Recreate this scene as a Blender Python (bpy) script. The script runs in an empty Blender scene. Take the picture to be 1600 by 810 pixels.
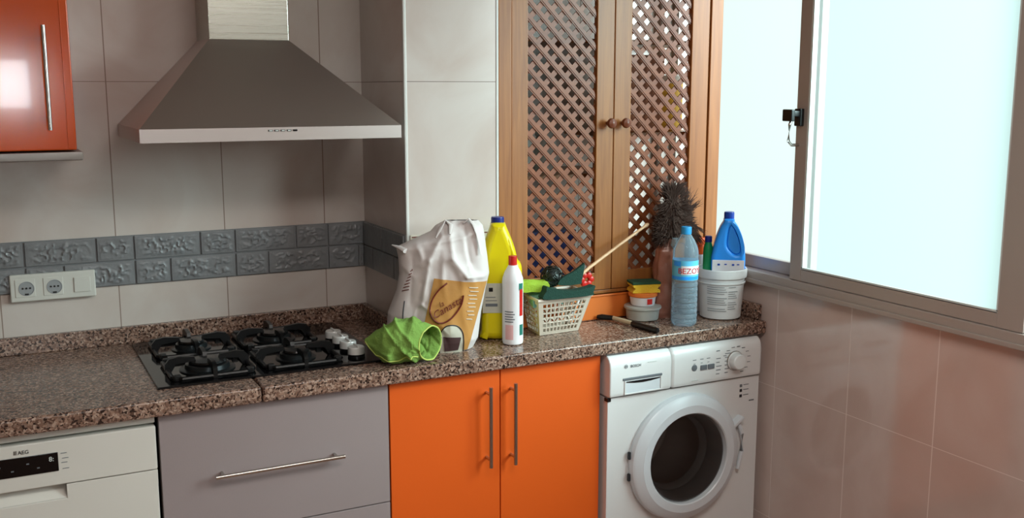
import bpy, bmesh, math, random
from mathutils import Vector, Matrix, noise
random.seed(7)
PI = math.pi
SC = bpy.context.scene
COL = SC.collection

# ------------------------------------------------------------------ camera
cd = bpy.data.cameras.new('camera')
cam = bpy.data.objects.new('camera', cd); COL.objects.link(cam)
cd.sensor_width = 36.0; cd.lens = 36.0 * 1602.39 / 1600.0
cd.clip_start = 0.02
YAW, PITCH = 0.4730, 0.1657
cam.location = (-0.0821, -3.1687, 1.6606)
fw = Vector((math.sin(YAW) * math.cos(PITCH), math.cos(YAW) * math.cos(PITCH), -math.sin(PITCH)))
cam.rotation_euler = fw.to_track_quat('-Z', 'Y').to_euler()
SC.camera = cam

# ------------------------------------------------------------------ world, lights, exposure
W = bpy.data.worlds.new('world'); SC.world = W; W.use_nodes = True
bg = W.node_tree.nodes['Background']
bg.inputs[0].default_value = (0.86, 0.97, 0.97, 1)
bg.inputs[1].default_value = 0.88
SC.view_settings.view_transform = 'Standard'
SC.view_settings.look = 'None'
SC.view_settings.gamma = 1.0
SC.view_settings.exposure = 0.0
SC.view_settings.use_curve_mapping = False
SC.cycles.use_denoising = True
SC.cycles.max_bounces = 8
SC.cycles.transparent_max_bounces = 12
SC.cycles.sample_clamp_indirect = 4.0


def area(name, loc, target, sx, sy, power, color):
    ld = bpy.data.lights.new(name, 'AREA'); ld.shape = 'RECTANGLE'; ld.size = sx; ld.size_y = sy
    ld.energy = power; ld.color = color
    o = bpy.data.objects.new(name, ld); COL.objects.link(o); o.location = loc
    o.rotation_euler = (Vector(target) - Vector(loc)).to_track_quat('-Z', 'Y').to_euler()
    return o


# bright sky outside, beyond the frosted window, to the side the camera does not look at
area('sky_light', (4.2, -3.6, 3.0), (1.6, -0.5, 1.2), 2.6, 2.6, 640, (0.84, 0.95, 1.0))
# unseen overhead fill, added to brighten the room, right wall and washer
area('room_fill_light', (0.9, -2.5, 2.52), (0.9, -2.5, 0), 1.0, 0.6, 30, (1.0, 0.93, 0.87))


# ------------------------------------------------------------------ material helpers
def newmat(name):
    m = bpy.data.materials.new(name); m.use_nodes = True
    nt = m.node_tree; p = nt.nodes['Principled BSDF']
    return m, nt, p


def lin(c):
    return tuple(((v / 255.0) / 12.92 if v / 255.0 <= 0.04045 else ((v / 255.0 + 0.055) / 1.055) ** 2.4) for v in c)


def mat(name, rgb, rough=0.5, metal=0.0, trans=0.0, ior=1.45, bump=0.0, bscale=40, vary=0.0, coat=0.0, sub=0.0, vscale=6, spec=None):
    """rgb is an sRGB triple 0..255"""
    m, nt, p = newmat(name)
    c = lin(rgb)
    p.inputs['Base Color'].default_value = (*c, 1)
    p.inputs['Roughness'].default_value = rough
    p.inputs['Metallic'].default_value = metal
    p.inputs['Transmission Weight'].default_value = trans
    p.inputs['IOR'].default_value = ior
    p.inputs['Coat Weight'].default_value = coat
    if spec is not None: p.inputs['Specular IOR Level'].default_value = spec
    N, L = nt.nodes, nt.links
    tc = N.new('ShaderNodeTexCoord')
    n = N.new('ShaderNodeTexNoise'); n.inputs['Scale'].default_value = vscale; n.inputs['Detail'].default_value = 5
    L.new(tc.outputs['Object'], n.inputs['Vector'])
    r = N.new('ShaderNodeMixRGB'); v = max(vary, 0.03)
    r.inputs[1].default_value = (*[max(0, x * (1 - v)) for x in c], 1)
    r.inputs[2].default_value = (*[min(1, x * (1 + v)) for x in c], 1)
    L.new(n.outputs['Fac'], r.inputs[0]); L.new(r.outputs[0], p.inputs['Base Color'])
    if bump:
        nb = N.new('ShaderNodeTexNoise'); nb.inputs['Scale'].default_value = bscale; nb.inputs['Detail'].default_value = 4
        L.new(tc.outputs['Object'], nb.inputs['Vector'])
        b = N.new('ShaderNodeBump'); b.inputs['Strength'].default_value = bump; b.inputs['Distance'].default_value = 0.004
        L.new(nb.outputs['Fac'], b.inputs['Height']); L.new(b.outputs['Normal'], p.inputs['Normal'])
    return m


def math_n(nt, op, a, b=None, c=None):
    n = nt.nodes.new('ShaderNodeMath'); n.operation = op
    for i, v in enumerate((a, b, c)):
        if v is None: continue
        if isinstance(v, (int, float)): n.inputs[i].default_value = v
        else: nt.links.new(v, n.inputs[i])
    return n.outputs[0]


def tile_mat(name, axis, u0, w, joints_z, tint, grout, gw=0.0016, rough=0.22, amt=1.0, bumpk=.25, spec=.5):
    """glazed marbled wall tile: vertical joints every w from u0 along axis, horizontal joints at joints_z"""
    m, nt, p = newmat(name); N, L = nt.nodes, nt.links
    geo = N.new('ShaderNodeNewGeometry'); sep = N.new('ShaderNodeSeparateXYZ'); L.new(geo.outputs['Position'], sep.inputs[0])
    masks = []
    if axis is not None:
        u = math_n(nt, 'SUBTRACT', sep.outputs[axis], u0 + 0.0)
        k = math_n(nt, 'DIVIDE', u, w)
        fr = math_n(nt, 'SUBTRACT', k, math_n(nt, 'ROUND', k))
        d = math_n(nt, 'MULTIPLY', math_n(nt, 'ABSOLUTE', fr), w)
        masks.append(math_n(nt, 'LESS_THAN', d, gw))
    for z in joints_z:
        d = math_n(nt, 'ABSOLUTE', math_n(nt, 'SUBTRACT', sep.outputs['Z'], z))
        masks.append(math_n(nt, 'LESS_THAN', d, gw * .6))
    mk = masks[0]
    for q in masks[1:]: mk = math_n(nt, 'MAXIMUM', mk, q)
    # marbling
    n1 = N.new('ShaderNodeTexNoise'); n1.inputs['Scale'].default_value = 3.2; n1.inputs['Detail'].default_value = 6; n1.inputs['Distortion'].default_value = 1.2
    L.new(geo.outputs['Position'], n1.inputs['Vector'])
    cr = N.new('ShaderNodeValToRGB'); c = lin(tint)
    cr.color_ramp.elements[0].position = 0.32; cr.color_ramp.elements[0].color = (c[0] * (1 - .12 * amt), c[1] * (1 - .19 * amt), c[2] * (1 - .22 * amt), 1)
    cr.color_ramp.elements[1].position = 0.66; cr.color_ramp.elements[1].color = (*c, 1)
    L.new(n1.outputs['Fac'], cr.inputs[0])
    mx = N.new('ShaderNodeMixRGB'); L.new(mk, mx.inputs[0]); L.new(cr.outputs[0], mx.inputs[1]); mx.inputs[2].default_value = (*lin(grout), 1)
    L.new(mx.outputs[0], p.inputs['Base Color'])
    rr = math_n(nt, 'MULTIPLY_ADD', mk, 0.6, rough); L.new(rr, p.inputs['Roughness'])
    n2 = N.new('ShaderNodeTexNoise'); n2.inputs['Scale'].default_value = 9; n2.inputs['Detail'].default_value = 2
    L.new(geo.outputs['Position'], n2.inputs['Vector'])
    h = math_n(nt, 'SUBTRACT', math_n(nt, 'MULTIPLY', n2.outputs['Fac'], 0.9), mk)
    p.inputs['Specular IOR Level'].default_value = spec
    b = N.new('ShaderNodeBump'); b.inputs['Strength'].default_value = bumpk; b.inputs['Distance'].default_value = 0.003
    L.new(h, b.inputs['Height']); L.new(b.outputs['Normal'], p.inputs['Normal'])
    return m


def granite_mat():
    m, nt, p = newmat('granite'); N, L = nt.nodes, nt.links
    tc = N.new('ShaderNodeTexCoord')
    v = N.new('ShaderNodeTexVoronoi'); v.inputs['Scale'].default_value = 205; v.inputs['Randomness'].default_value = 1
    nd = N.new('ShaderNodeTexNoise'); nd.inputs['Scale'].default_value = 90
    L.new(tc.outputs['Object'], nd.inputs['Vector'])
    ad = N.new('ShaderNodeMixRGB'); ad.blend_type = 'ADD'; ad.inputs[0].default_value = 0.012
    L.new(tc.outputs['Object'], ad.inputs[1]); L.new(nd.outputs['Color'], ad.inputs[2]); L.new(ad.outputs[0], v.inputs['Vector'])
    s = N.new('ShaderNodeSeparateColor'); L.new(v.outputs['Color'], s.inputs[0])
    cr = N.new('ShaderNodeValToRGB'); cr.color_ramp.interpolation = 'CONSTANT'
    cols = [(0, (46, 34, 30)), (.13, (88, 64, 54)), (.27, (122, 94, 80)), (.45, (150, 120, 104)), (.62, (132, 108, 96)), (.78, (172, 146, 130)), (.92, (102, 78, 66))]
    e = cr.color_ramp.elements
    e[0].position = 0; e[0].color = (*lin(cols[0][1]), 1); e[1].position = cols[1][0]; e[1].color = (*lin(cols[1][1]), 1)
    for q, c in cols[2:]:
        x = e.new(q); x.color = (*lin(c), 1)
    L.new(s.outputs[0], cr.inputs[0]); L.new(cr.outputs[0], p.inputs['Base Color'])
    p.inputs['Roughness'].default_value = 0.22
    return m


def wood_mat(name, a, b, axis=2, rough=0.4, scale=1.0):
    m, nt, p = newmat(name); N, L = nt.nodes, nt.links
    tc = N.new('ShaderNodeTexCoord'); mp = N.new('ShaderNodeMapping')
    s = [38 * scale, 38 * scale, 38 * scale]; s[axis] = 2.2 * scale; mp.inputs['Scale'].default_value = s
    L.new(tc.outputs['Object'], mp.inputs['Vector'])
    n = N.new('ShaderNodeTexNoise'); n.inputs['Scale'].default_value = 1.6; n.inputs['Detail'].default_value = 7; n.inputs['Distortion'].default_value = 0.8
    L.new(mp.outputs[0], n.inputs['Vector'])
    cr = N.new('ShaderNodeValToRGB'); cr.color_ramp.elements[0].position = .3; cr.color_ramp.elements[1].position = .7
    cr.color_ramp.elements[0].color = (*lin(a), 1); cr.color_ramp.elements[1].color = (*lin(b), 1)
    L.new(n.outputs['Fac'], cr.inputs[0]); L.new(cr.outputs[0], p.inputs['Base Color']); p.inputs['Roughness'].default_value = rough
    bm_ = N.new('ShaderNodeBump'); bm_.inputs['Strength'].default_value = .15; bm_.inputs['Distance'].default_value = .001
    L.new(n.outputs['Fac'], bm_.inputs['Height']); L.new(bm_.outputs['Normal'], p.inputs['Normal'])
    return m


def brushed(name, rgb, rough=0.32, axis=0):
    m, nt, p = newmat(name); N, L = nt.nodes, nt.links
    tc = N.new('ShaderNodeTexCoord'); mp = N.new('ShaderNodeMapping')
    s = [900, 900, 900]; s[axis] = 6; mp.inputs['Scale'].default_value = s
    L.new(tc.outputs['Object'], mp.inputs['Vector'])
    n = N.new('ShaderNodeTexNoise'); n.inputs['Scale'].default_value = 1; n.inputs['Detail'].default_value = 3; L.new(mp.outputs[0], n.inputs['Vector'])
    r = math_n(nt, 'MULTIPLY_ADD', n.outputs['Fac'], 0.15, rough - 0.07); L.new(r, p.inputs['Roughness'])
    p.inputs['Base Color'].default_value = (*lin(rgb), 1); p.inputs['Metallic'].default_value = 1.0
    return m


def frosted(name, tint, clear=0.3):
    m, nt, p = newmat(name); N, L = nt.nodes, nt.links
    out = N['Material Output']; N.remove(p)
    t = N.new('ShaderNodeBsdfTranslucent'); t.inputs[0].default_value = (*[x * .55 for x in tint], 1)
    tr = N.new('ShaderNodeBsdfTransparent'); tr.inputs[0].default_value = (*tint, 1)
    mx = N.new('ShaderNodeMixShader'); mx.inputs[0].default_value = clear
    n = N.new('ShaderNodeTexNoise'); n.inputs['Scale'].default_value = 700
    tc = N.new('ShaderNodeTexCoord'); L.new(tc.outputs['Object'], n.inputs['Vector'])
    b = N.new('ShaderNodeBump'); b.inputs['Strength'].default_value = .2; L.new(n.outputs['Fac'], b.inputs['Height']); L.new(b.outputs['Normal'], t.inputs['Normal'])
    L.new(t.outputs[0], mx.inputs[1]); L.new(tr.outputs[0], mx.inputs[2]); L.new(mx.outputs[0], out.inputs['Surface'])
    return m


def thin_glass(name, tint):
    m, nt, p = newmat(name); N, L = nt.nodes, nt.links
    out = N['Material Output']; N.remove(p)
    tr = N.new('ShaderNodeBsdfTransparent'); tr.inputs[0].default_value = (*tint, 1)
    gl = N.new('ShaderNodeBsdfGlossy'); gl.inputs['Roughness'].default_value = .04
    f = N.new('ShaderNodeFresnel'); f.inputs[0].default_value = 1.5
    mx = N.new('ShaderNodeMixShader'); L.new(f.outputs[0], mx.inputs[0]); L.new(tr.outputs[0], mx.inputs[1]); L.new(gl.outputs[0], mx.inputs[2])
    L.new(mx.outputs[0], out.inputs['Surface'])
    return m


M = dict(
    tile_back=tile_mat('tile_back', 'X', 0.2383, 0.3141, (1.6777, 2.1247, 0.6384), (206, 199, 192), (140, 122, 110)),
    tile_side=tile_mat('tile_side', None, 0, 1, (1.6777, 2.1247), (206, 196, 190), (120, 104, 96)),
    tile_right=tile_mat('tile_right', 'Y', -0.694, 0.3141, (0.7001, 1.147, 0.2531, 1.594, 2.041), (208, 191, 184), (222, 210, 204), rough=0.10, bumpk=.08, spec=.75),
    plaster=mat('plaster', (205, 196, 186), .9, bump=.1),
    floor=tile_mat('floor_tile', 'X', 0, 0.33, (), (150, 112, 92), (110, 90, 80)),
    trim=mat('white_trim', (214, 214, 210), .35),
    slate=mat('slate_relief', (124, 126, 128), .32, bump=.9, bscale=24, vary=.18, vscale=20),
    slate_gap=mat('slate_joint', (124, 126, 128), .6),
    granite=granite_mat(),
    orange=mat('orange_laminate', (220, 92, 24), .42, vary=.02),
    orange_gloss=mat('orange_gloss', (204, 80, 18), .14, coat=.2, vary=.02),
    grey_lam=mat('grey_laminate', (150, 138, 138), .45, vary=.04, bump=.05, bscale=300),
    pelmet=brushed('pelmet_metal', (150, 146, 142), .4),
    carcass=mat('dark_carcass', (52, 44, 42), .6),
    side_pink=mat('cabinet_side', (180, 104, 74), .35),
    steel=brushed('stainless', (198, 190, 186), .40),
    steel_duct=brushed('stainless_duct', (196, 198, 188), .28, axis=0),
    chrome=mat('satin_chrome', (190, 186, 180), .24, metal=1),
    white=mat('white_enamel', (222, 224, 224), .28),
    white_dw=mat('white_dishwasher', (214, 212, 204), .3),
    black=mat('black_plastic', (16, 16, 18), .3),
    blackglass=mat('black_glass', (9, 9, 11), .07),
    iron=mat('cast_iron', (10, 10, 11), .38, bump=.1, bscale=150),
    burner=mat('burner_alloy', (44, 48, 50), .3, metal=.6),
    burner_cap=mat('burner_cap', (14, 15, 16), .25),
    knob=mat('knob_silver', (226, 228, 226), .25, metal=.2),
    soft_print=mat('soft_grey_print', (150, 154, 156), .5),
    grey_print=mat('grey_print', (104, 110, 116), .5),
    dark_print=mat('dark_print', (36, 38, 42), .5),
    gasket=mat('gasket_rubber', (128, 132, 134), .45),
    drum=mat('drum_steel', (176, 168, 164), .34, metal=.4),
    doorglass=thin_glass('door_glass', (.86, .83, .81)),
    doorwhite=mat('door_ring_white', (214, 222, 228), .3),
    wood=wood_mat('honey_wood', (136, 80, 34), (162, 102, 48)),
    wood_lat=wood_mat('lattice_wood', (112, 56, 26), (138, 74, 36), axis=0, scale=.6),
    wood_knob=mat('knob_wood', (112, 58, 38), .35),
    alu=mat('anodised_aluminium', (168, 158, 151), .36, metal=.15),
    alu_light=mat('glazing_bead', (205, 212, 210), .4),
    pane_a=frosted('frosted_pane', (0.97, 1.0, 0.975), .82),
    pane_b=frosted('frosted_pane_green', (0.90, 1.0, 0.975), .82),
    socket=mat('socket_white', (208, 208, 200), .3),
    socket_dark=mat('socket_hole', (26, 26, 26), .5),
    bag=mat('white_polythene', (216, 208, 206), .5, bump=.35, bscale=22, vary=.05),
    bagprint=mat('kraft_print', (190, 138, 74), .42, bump=.3, bscale=30, vary=.14, vscale=14),
    redbrown=mat('red_brown_print', (112, 38, 26), .5),
    basketprint=mat('dark_basket_print', (76, 54, 54), .6, vary=.2, vscale=60),
    yellow=mat('yellow_plastic', (238, 218, 10), .3, trans=.15, vary=.04),
    yellow_dark=mat('yellow_liquid', (206, 176, 0), .3),
    navy=mat('navy_cap', (22, 38, 118), .35),
    label_grey=mat('label_grey', (196, 194, 178), .5, vary=.1, vscale=60),
    white_pl=mat('white_plastic', (228, 226, 228), .32),
    red=mat('red_plastic', (196, 34, 26), .35),
    teal=mat('teal_print', (20, 110, 96), .5),
    pinkprint=mat('pink_print', (226, 178, 178), .5),
    green_cloth=mat('green_microfibre', (122, 160, 74), .95, bump=.6, bscale=160, vary=.16, vscale=14),
    hem=mat('lime_hem', (186, 206, 104), .8),
    basket=mat('cream_basket', (204, 190, 174), .4),
    lime=mat('lime_sponge', (160, 196, 62), .9, bump=.6, bscale=260),
    aqua=mat('aqua_cloth', (128, 178, 166), .9, bump=.4, bscale=60),
    scour=mat('dark_green_scourer', (24, 58, 48), .95, bump=.9, bscale=340, vary=.25, vscale=90),
    wool=mat('steel_wool', (60, 64, 62), .4, metal=.6),
    beech=wood_mat('beech', (196, 150, 110), (224, 184, 146), axis=0, rough=.5),
    bucketw=mat('white_tub', (220, 222, 222), .34),
    tubclear=mat('cloudy_tub', (196, 194, 186), .3, trans=.25),
    orange_lid=mat('orange_lid', (224, 118, 48), .4),
    sponge=mat('yellow_sponge', (236, 190, 52), .95, bump=1, bscale=300),
    pad=mat('green_pad', (44, 82, 58), .95, bump=.9, bscale=400),
    handle_cream=mat('cream_handle', (196, 180, 150), .4),
    pet=mat('clear_bottle', (206, 234, 252), .05, trans=.8, ior=1.14),
    bluecap=mat('light_blue_cap', (44, 146, 206), .35),
    bluelabel=mat('sky_label', (96, 188, 226), .4, vary=.12, vscale=40),
    redletter=mat('red_letter', (198, 48, 58), .5),
    bluejug=mat('blue_plastic', (44, 152, 250), .3, vary=.04),
    bluejugcap=mat('dark_blue_cap', (16, 66, 168), .35),
    orange_sp=mat('orange_trigger', (238, 96, 34), .35),
    green_pl=mat('green_plastic', (18, 134, 78), .3),
    pinkpack=mat('pinkish_wrap', (158, 102, 84), .28, bump=.5, bscale=40, vary=.22, vscale=18),
    feather=mat('feather_brown', (66, 46, 38), .85, vary=.45, vscale=22),
    greyclear=mat('cloudy_grey_plastic', (176, 190, 200), .25, trans=.5),
    gold=mat('gold_packet', (240, 184, 60), .35, vary=.25, vscale=18),
    brownbox=mat('brown_box', (130, 72, 38), .6, vary=.15),
    paper=mat('paper_roll', (226, 226, 222), .85),
    navyb=mat('navy_tub', (30, 40, 92), .45),
    cream_dec=mat('cream_decor', (222, 214, 200), .3),
)


# ------------------------------------------------------------------ geometry helpers
def finish(me, smooth=True, ang=40):
    if smooth:
        me.shade_smooth(); me.set_sharp_from_angle(angle=math.radians(ang))


def link(name, me, m, parent=None, smooth=True, ang=40):
    finish(me, smooth, ang)
    if m is not None and not me.materials: me.materials.append(m)
    o = bpy.data.objects.new(name, me)
    COL.objects.link(o)
    if smooth and ang <= 50:
        wn = o.modifiers.new('normals', 'WEIGHTED_NORMAL'); wn.keep_sharp = True; wn.weight = 100
    if parent is not None:
        o.parent = parent
        org = Vector(parent.get('_o', (0, 0, 0)))
        me.transform(Matrix.Translation(-org))
        o['_o'] = parent.get('_o', (0, 0, 0))
    return o


class G:
    """collects shapes of one part in world coordinates"""
    def __init__(s): s.bm = bmesh.new()

    def add(s, b, mx=None):
        me = bpy.data.meshes.new('t'); b.to_mesh(me); b.free()
        if mx is not None: me.transform(mx)
        s.bm.from_mesh(me); bpy.data.meshes.remove(me); return s

    def box(s, x0, x1, y0, y1, z0, z1, bev=0.0, seg=2, mx=None):
        b = bmesh.new(); bmesh.ops.create_cube(b, size=1)
        for v in b.verts:
            v.co = Vector(((x0 + x1) / 2 + v.co.x * (x1 - x0), (y0 + y1) / 2 + v.co.y * (y1 - y0), (z0 + z1) / 2 + v.co.z * (z1 - z0)))
        if bev: bmesh.ops.bevel(b, geom=b.edges[:], offset=bev, segments=seg, affect='EDGES', profile=.5)
        return s.add(b, mx)

    def tube(s, pts, r, seg=10, closed=False, flat=1.0):
        pts = [Vector(p) for p in pts]; n = len(pts); b = bmesh.new(); rings = []
        up = Vector((0, 0, 1))
        for i, p in enumerate(pts):
            a = pts[(i - 1) % n] if (closed or i > 0) else p
            c = pts[(i + 1) % n] if (closed or i < n - 1) else p
            t = (c - a).normalized()
            x = t.cross(up)
            if x.length < 1e-3: x = t.cross(Vector((0, 1, 0)))
            x.normalize(); y = x.cross(t).normalized()
            rr = r[i] if isinstance(r, (list, tuple)) else r
            rings.append([b.verts.new(p + x * math.cos(q * 2 * PI / seg) * rr + y * math.sin(q * 2 * PI / seg) * rr * flat) for q in range(seg)])
        m = n if closed else n - 1
        for i in range(m):
            A, B = rings[i], rings[(i + 1) % n]
            for q in range(seg): b.faces.new((A[q], A[(q + 1) % seg], B[(q + 1) % seg], B[q]))
        if not closed:
            b.faces.new(rings[0][::-1]); b.faces.new(rings[-1])
        bmesh.ops.recalc_face_normals(b, faces=b.faces[:])
        return s.add(b)

    def lathe(s, prof, c, axis='Z', seg=40, sx=1.0, sy=1.0, caps=True, rot=0.0):
        """prof: list of (r, h) along the axis"""
        b = bmesh.new(); rings = []
        for r, h in prof:
            rings.append([b.verts.new((r * math.cos(q * 2 * PI / seg) * sx, r * math.sin(q * 2 * PI / seg) * sy, h)) for q in range(seg)])
        for A, B in zip(rings, rings[1:]):
            for q in range(seg): b.faces.new((A[q], A[(q + 1) % seg], B[(q + 1) % seg], B[q]))
        if caps:
            if prof[0][0] > 1e-6: b.faces.new(rings[0][::-1])
            if prof[-1][0] > 1e-6: b.faces.new(rings[-1])
        bmesh.ops.remove_doubles(b, verts=b.verts[:], dist=1e-6)
        bmesh.ops.recalc_face_normals(b, faces=b.faces[:])
        R_ = Matrix.Rotation(rot, 4, 'Z')
        if axis == '-Y': R_ = Matrix.Rotation(PI / 2, 4, 'X')
        if axis == '-X': R_ = Matrix.Rotation(-PI / 2, 4, 'Y')
        return s.add(b, Matrix.Translation(c) @ R_)

    def poly(s, verts, faces):
        b = bmesh.new(); vs = [b.verts.new(v) for v in verts]
        for f in faces:
            try: b.faces.new([vs[i] for i in f])
            except ValueError: pass
        bmesh.ops.recalc_face_normals(b, faces=b.faces[:])
        return s.add(b)

    def prism(s, pts2, f, d0, d1):
        """closed 2D outline extruded between depths d0,d1; f(a,b,d) -> point"""
        b = bmesh.new()
        A = [b.verts.new(f(p[0], p[1], d0)) for p in pts2]; B = [b.verts.new(f(p[0], p[1], d1)) for p in pts2]
        n = len(pts2)
        b.faces.new(A); b.faces.new(B[::-1])
        for i in range(n): b.faces.new((A[i], B[i], B[(i + 1) % n], A[(i + 1) % n]))
        bmesh.ops.recalc_face_normals(b, faces=b.faces[:])
        return s.add(b)

    def grid(s, fn, nu, nv, closed_v=False):
        b = bmesh.new()
        vs = [[b.verts.new(fn(i / nu, j / nv)) for j in range(nv if closed_v else nv + 1)] for i in range(nu + 1)]
        mv = nv
        for i in range(nu):
            for j in range(mv):
                k = (j + 1) % nv if closed_v else j + 1
                b.faces.new((vs[i][j], vs[i + 1][j], vs[i + 1][k], vs[i][k]))
        return s.add(b)

    def done(s, name, m, parent=None, smooth=True, ang=40, merge=False):
        if merge: bmesh.ops.remove_doubles(s.bm, verts=s.bm.verts[:], dist=1e-5)
        me = bpy.data.meshes.new(name); s.bm.to_mesh(me); s.bm.free()
        return link(name, me, m, parent, smooth, ang)


def thing(name, label, cat, loc, group=None):
    o = bpy.data.objects.new(name, None); COL.objects.link(o); o.location = loc
    o['_o'] = tuple(loc); o.empty_display_size = .05
    o['label'] = label; o['category'] = cat
    if group: o['group'] = group
    return o


def tag(o, label, cat, group=None, kind=None):
    o['label'] = label; o['category'] = cat
    if group: o['group'] = group
    if kind: o['kind'] = kind
    return o


def struct(o):
    o['kind'] = 'structure'; return o


def lettering(body, size, loc, m, parent, yaw=0.0, italic=0.0, depth=.0004, align='LEFT', roll=0.0, name='lettering', mapf=None):
    """text standing upright in the xz plane facing -y (turned by yaw); mapf maps (a, b) instead"""
    cu = bpy.data.curves.new('txt', 'FONT'); cu.body = body; cu.size = size; cu.shear = italic; cu.extrude = depth; cu.align_x = align
    cu.resolution_u = 3
    t = bpy.data.objects.new('txt', cu); COL.objects.link(t)
    dg = bpy.context.evaluated_depsgraph_get(); me = bpy.data.meshes.new_from_object(t.evaluated_get(dg))
    bpy.data.objects.remove(t); bpy.data.curves.remove(cu)
    me.materials.clear()
    me.transform(Matrix.Rotation(roll, 4, 'Z'))
    if mapf:
        for v in me.vertices: v.co = mapf(v.co.x, v.co.y, v.co.z)
    else:
        me.transform(Matrix.Translation(loc) @ Matrix.Rotation(yaw, 4, 'Z') @ Matrix.Rotation(PI / 2, 4, 'X'))
    me.name = name
    return link(name, me, m, parent, smooth=False)


def catmull(pts, n=6, closed=True):
    out = []; L_ = len(pts)
    rng = range(L_) if closed else range(L_ - 1)
    for i in rng:
        g = lambda k: Vector(pts[k % L_]) if closed else Vector(pts[min(max(k, 0), L_ - 1)])
        p0, p1, p2, p3 = g(i - 1), g(i), g(i + 1), g(i + 2)
        for j in range(n):
            t = j / n
            out.append(tuple(0.5 * ((2 * p1) + (p2 - p0) * t + (2 * p0 - 5 * p1 + 4 * p2 - p3) * t * t + (3 * p1 - p0 - 3 * p2 + p3) * t ** 3)))
    if not closed: out.append(tuple(pts[-1]))
    return out


def slab(name, outline, holes, thick, bev, m, parent, loc, yaw):
    """rounded flat moulding: outline (a, h) with holes, extruded to thick, edges rounded by bev"""
    cu = bpy.data.curves.new('s', 'CURVE'); cu.dimensions = '2D'; cu.fill_mode = 'BOTH'
    for pts in [outline] + holes:
        sp = cu.splines.new('POLY'); sp.points.add(len(pts) - 1); sp.use_cyclic_u = True
        for q, p in zip(sp.points, pts): q.co = (p[0], p[1], 0, 1)
    cu.extrude = thick / 2 - bev; cu.bevel_depth = bev; cu.bevel_resolution = 5; cu.offset = -bev
    t = bpy.data.objects.new('s', cu); COL.objects.link(t)
    dg = bpy.context.evaluated_depsgraph_get(); me = bpy.data.meshes.new_from_object(t.evaluated_get(dg))
    bpy.data.objects.remove(t); bpy.data.curves.remove(cu); me.materials.clear()
    x0 = min(p[0] for p in outline); x1 = max(p[0] for p in outline); y0 = min(p[1] for p in outline); y1 = max(p[1] for p in outline)
    for v in me.vertices: v.co.x = min(max(v.co.x, x0), x1); v.co.y = min(max(v.co.y, y0), y1)
    me.transform(Matrix.Translation(loc) @ Matrix.Rotation(yaw, 4, 'Z') @ Matrix.Rotation(PI / 2, 4, 'X'))
    me.name = name
    return link(name, me, m, parent, ang=50)


def bar_handle(p0, p1, r, standoff, name, parent, m, inset=.016):
    p0, p1 = Vector(p0), Vector(p1); d = (p1 - p0).normalized()
    g = G().tube([p0, p1], r, 12)
    for q in (p0 + d * inset, p1 - d * inset):
        g.tube([q, q + Vector((0, standoff, 0))], r * .8, 10)
    return g.done(name, m, parent)


# ================================================================== the setting
ZC = 0.912                      # worktop height
XR = 2.142                      # right wall
FY, LX, H = -4.3, -1.9, 2.6
PX0, PX1, PY = 1.0, 1.2991, -0.3743   # pillar

struct(G().box(LX, XR + .2, FY, .12, -.1, 0).done('floor', M['floor'], smooth=False))
struct(G().box(LX, XR + .2, FY, .12, H, H + .1).done('ceiling', M['plaster'], smooth=False))
struct(G().box(LX, XR + .2, 0, .12, 0, H).done('wall_back', M['tile_back'], smooth=False))
struct(G().box(LX - .1, LX, FY, .12, 0, H).done('wall_left', M['plaster'], smooth=False))
struct(G().box(PX0, PX1, PY, 0, 0, H).done('wall_pillar', M['tile_side'], smooth=False))
# right wall with window opening
WY0, WY1, WZ0, WZ1 = -2.45, -.03, 1.04, 2.3
struct(G().box(XR, XR + .2, FY, 0, 0, WZ0).box(XR, XR + .2, FY, 0, WZ1, H).box(XR, XR + .2, FY, WY0, WZ0, WZ1)
       .box(XR, XR + .2, WY1, 0, WZ0, WZ1).done('wall_right', M['tile_right'], smooth=False))
# wall behind the camera with a narrow bright doorway window
FW = (-0.02, 0.18, 1.54, 1.82)
struct(G().box(LX, XR + .2, FY - .1, FY, 0, FW[2]).box(LX, XR + .2, FY - .1, FY, FW[3], H).box(LX, FW[0], FY - .1, FY, FW[2], FW[3])
       .box(FW[1], XR + .2, FY - .1, FY, FW[2], FW[3]).done('wall_front', M['plaster'], smooth=False))

# pillar edge trims
struct(G().box(PX0 - .001, PX0 + .009, PY - .003, PY + .008, 0.96, H, .003).done('trim_1', M['trim']))
struct(G().box(PX1 - .006, PX1 + .003, PY - .003, PY + .008, 0.96, H, .003).done('trim_2', M['trim']))

# slate-look relief strip on the back wall and pillar side
Z0s, Z1s = 1.0854, 1.2326
zm = (Z0s + Z1s) / 2
b1 = G(); back = G()
back.box(LX, PX0 - .004, -.004, 0.001, Z0s, Z1s)
PITCHX = .2935
for k in range(-7, 3):
    x0 = .286 + PITCHX * k
    for (a, b, z0, z1) in ((0, .19, zm, Z1s), (.19, PITCHX, zm, Z1s), (0, .10, Z0s, zm), (.10, PITCHX, Z0s, zm)):
        xa, xb = x0 + a + .0022, min(x0 + b - .0022, PX0 - .008)
        if xb - xa < .01: continue
        b1.box(xa, xb, -.0105, -.002, z0 + .0022, z1 - .0022, .003)
        # raised cleft relief on each brick face
        nx, nz = max(3, int((xb - xa) / .009)), 6
        def rel(u, v, xa=xa, xb=xb, z0=z0, z1=z1):
            x = xa + .006 + (xb - xa - .012) * u; z = z0 + .008 + (z1 - z0 - .016) * v
            n = noise.noise(Vector((x * 42, z * 60, 1.3))) + .35 * noise.noise(Vector((x * 100, z * 130, 5)))
            rdg = max(0, 1 - abs(n) * 3.6) * .0048
            e = min(1, min(u, 1 - u, v, 1 - v) * 6)
            return (x, -.0103 - rdg * e - .001, z)
        b1.grid(rel, nx * 3, nz * 3)
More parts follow.
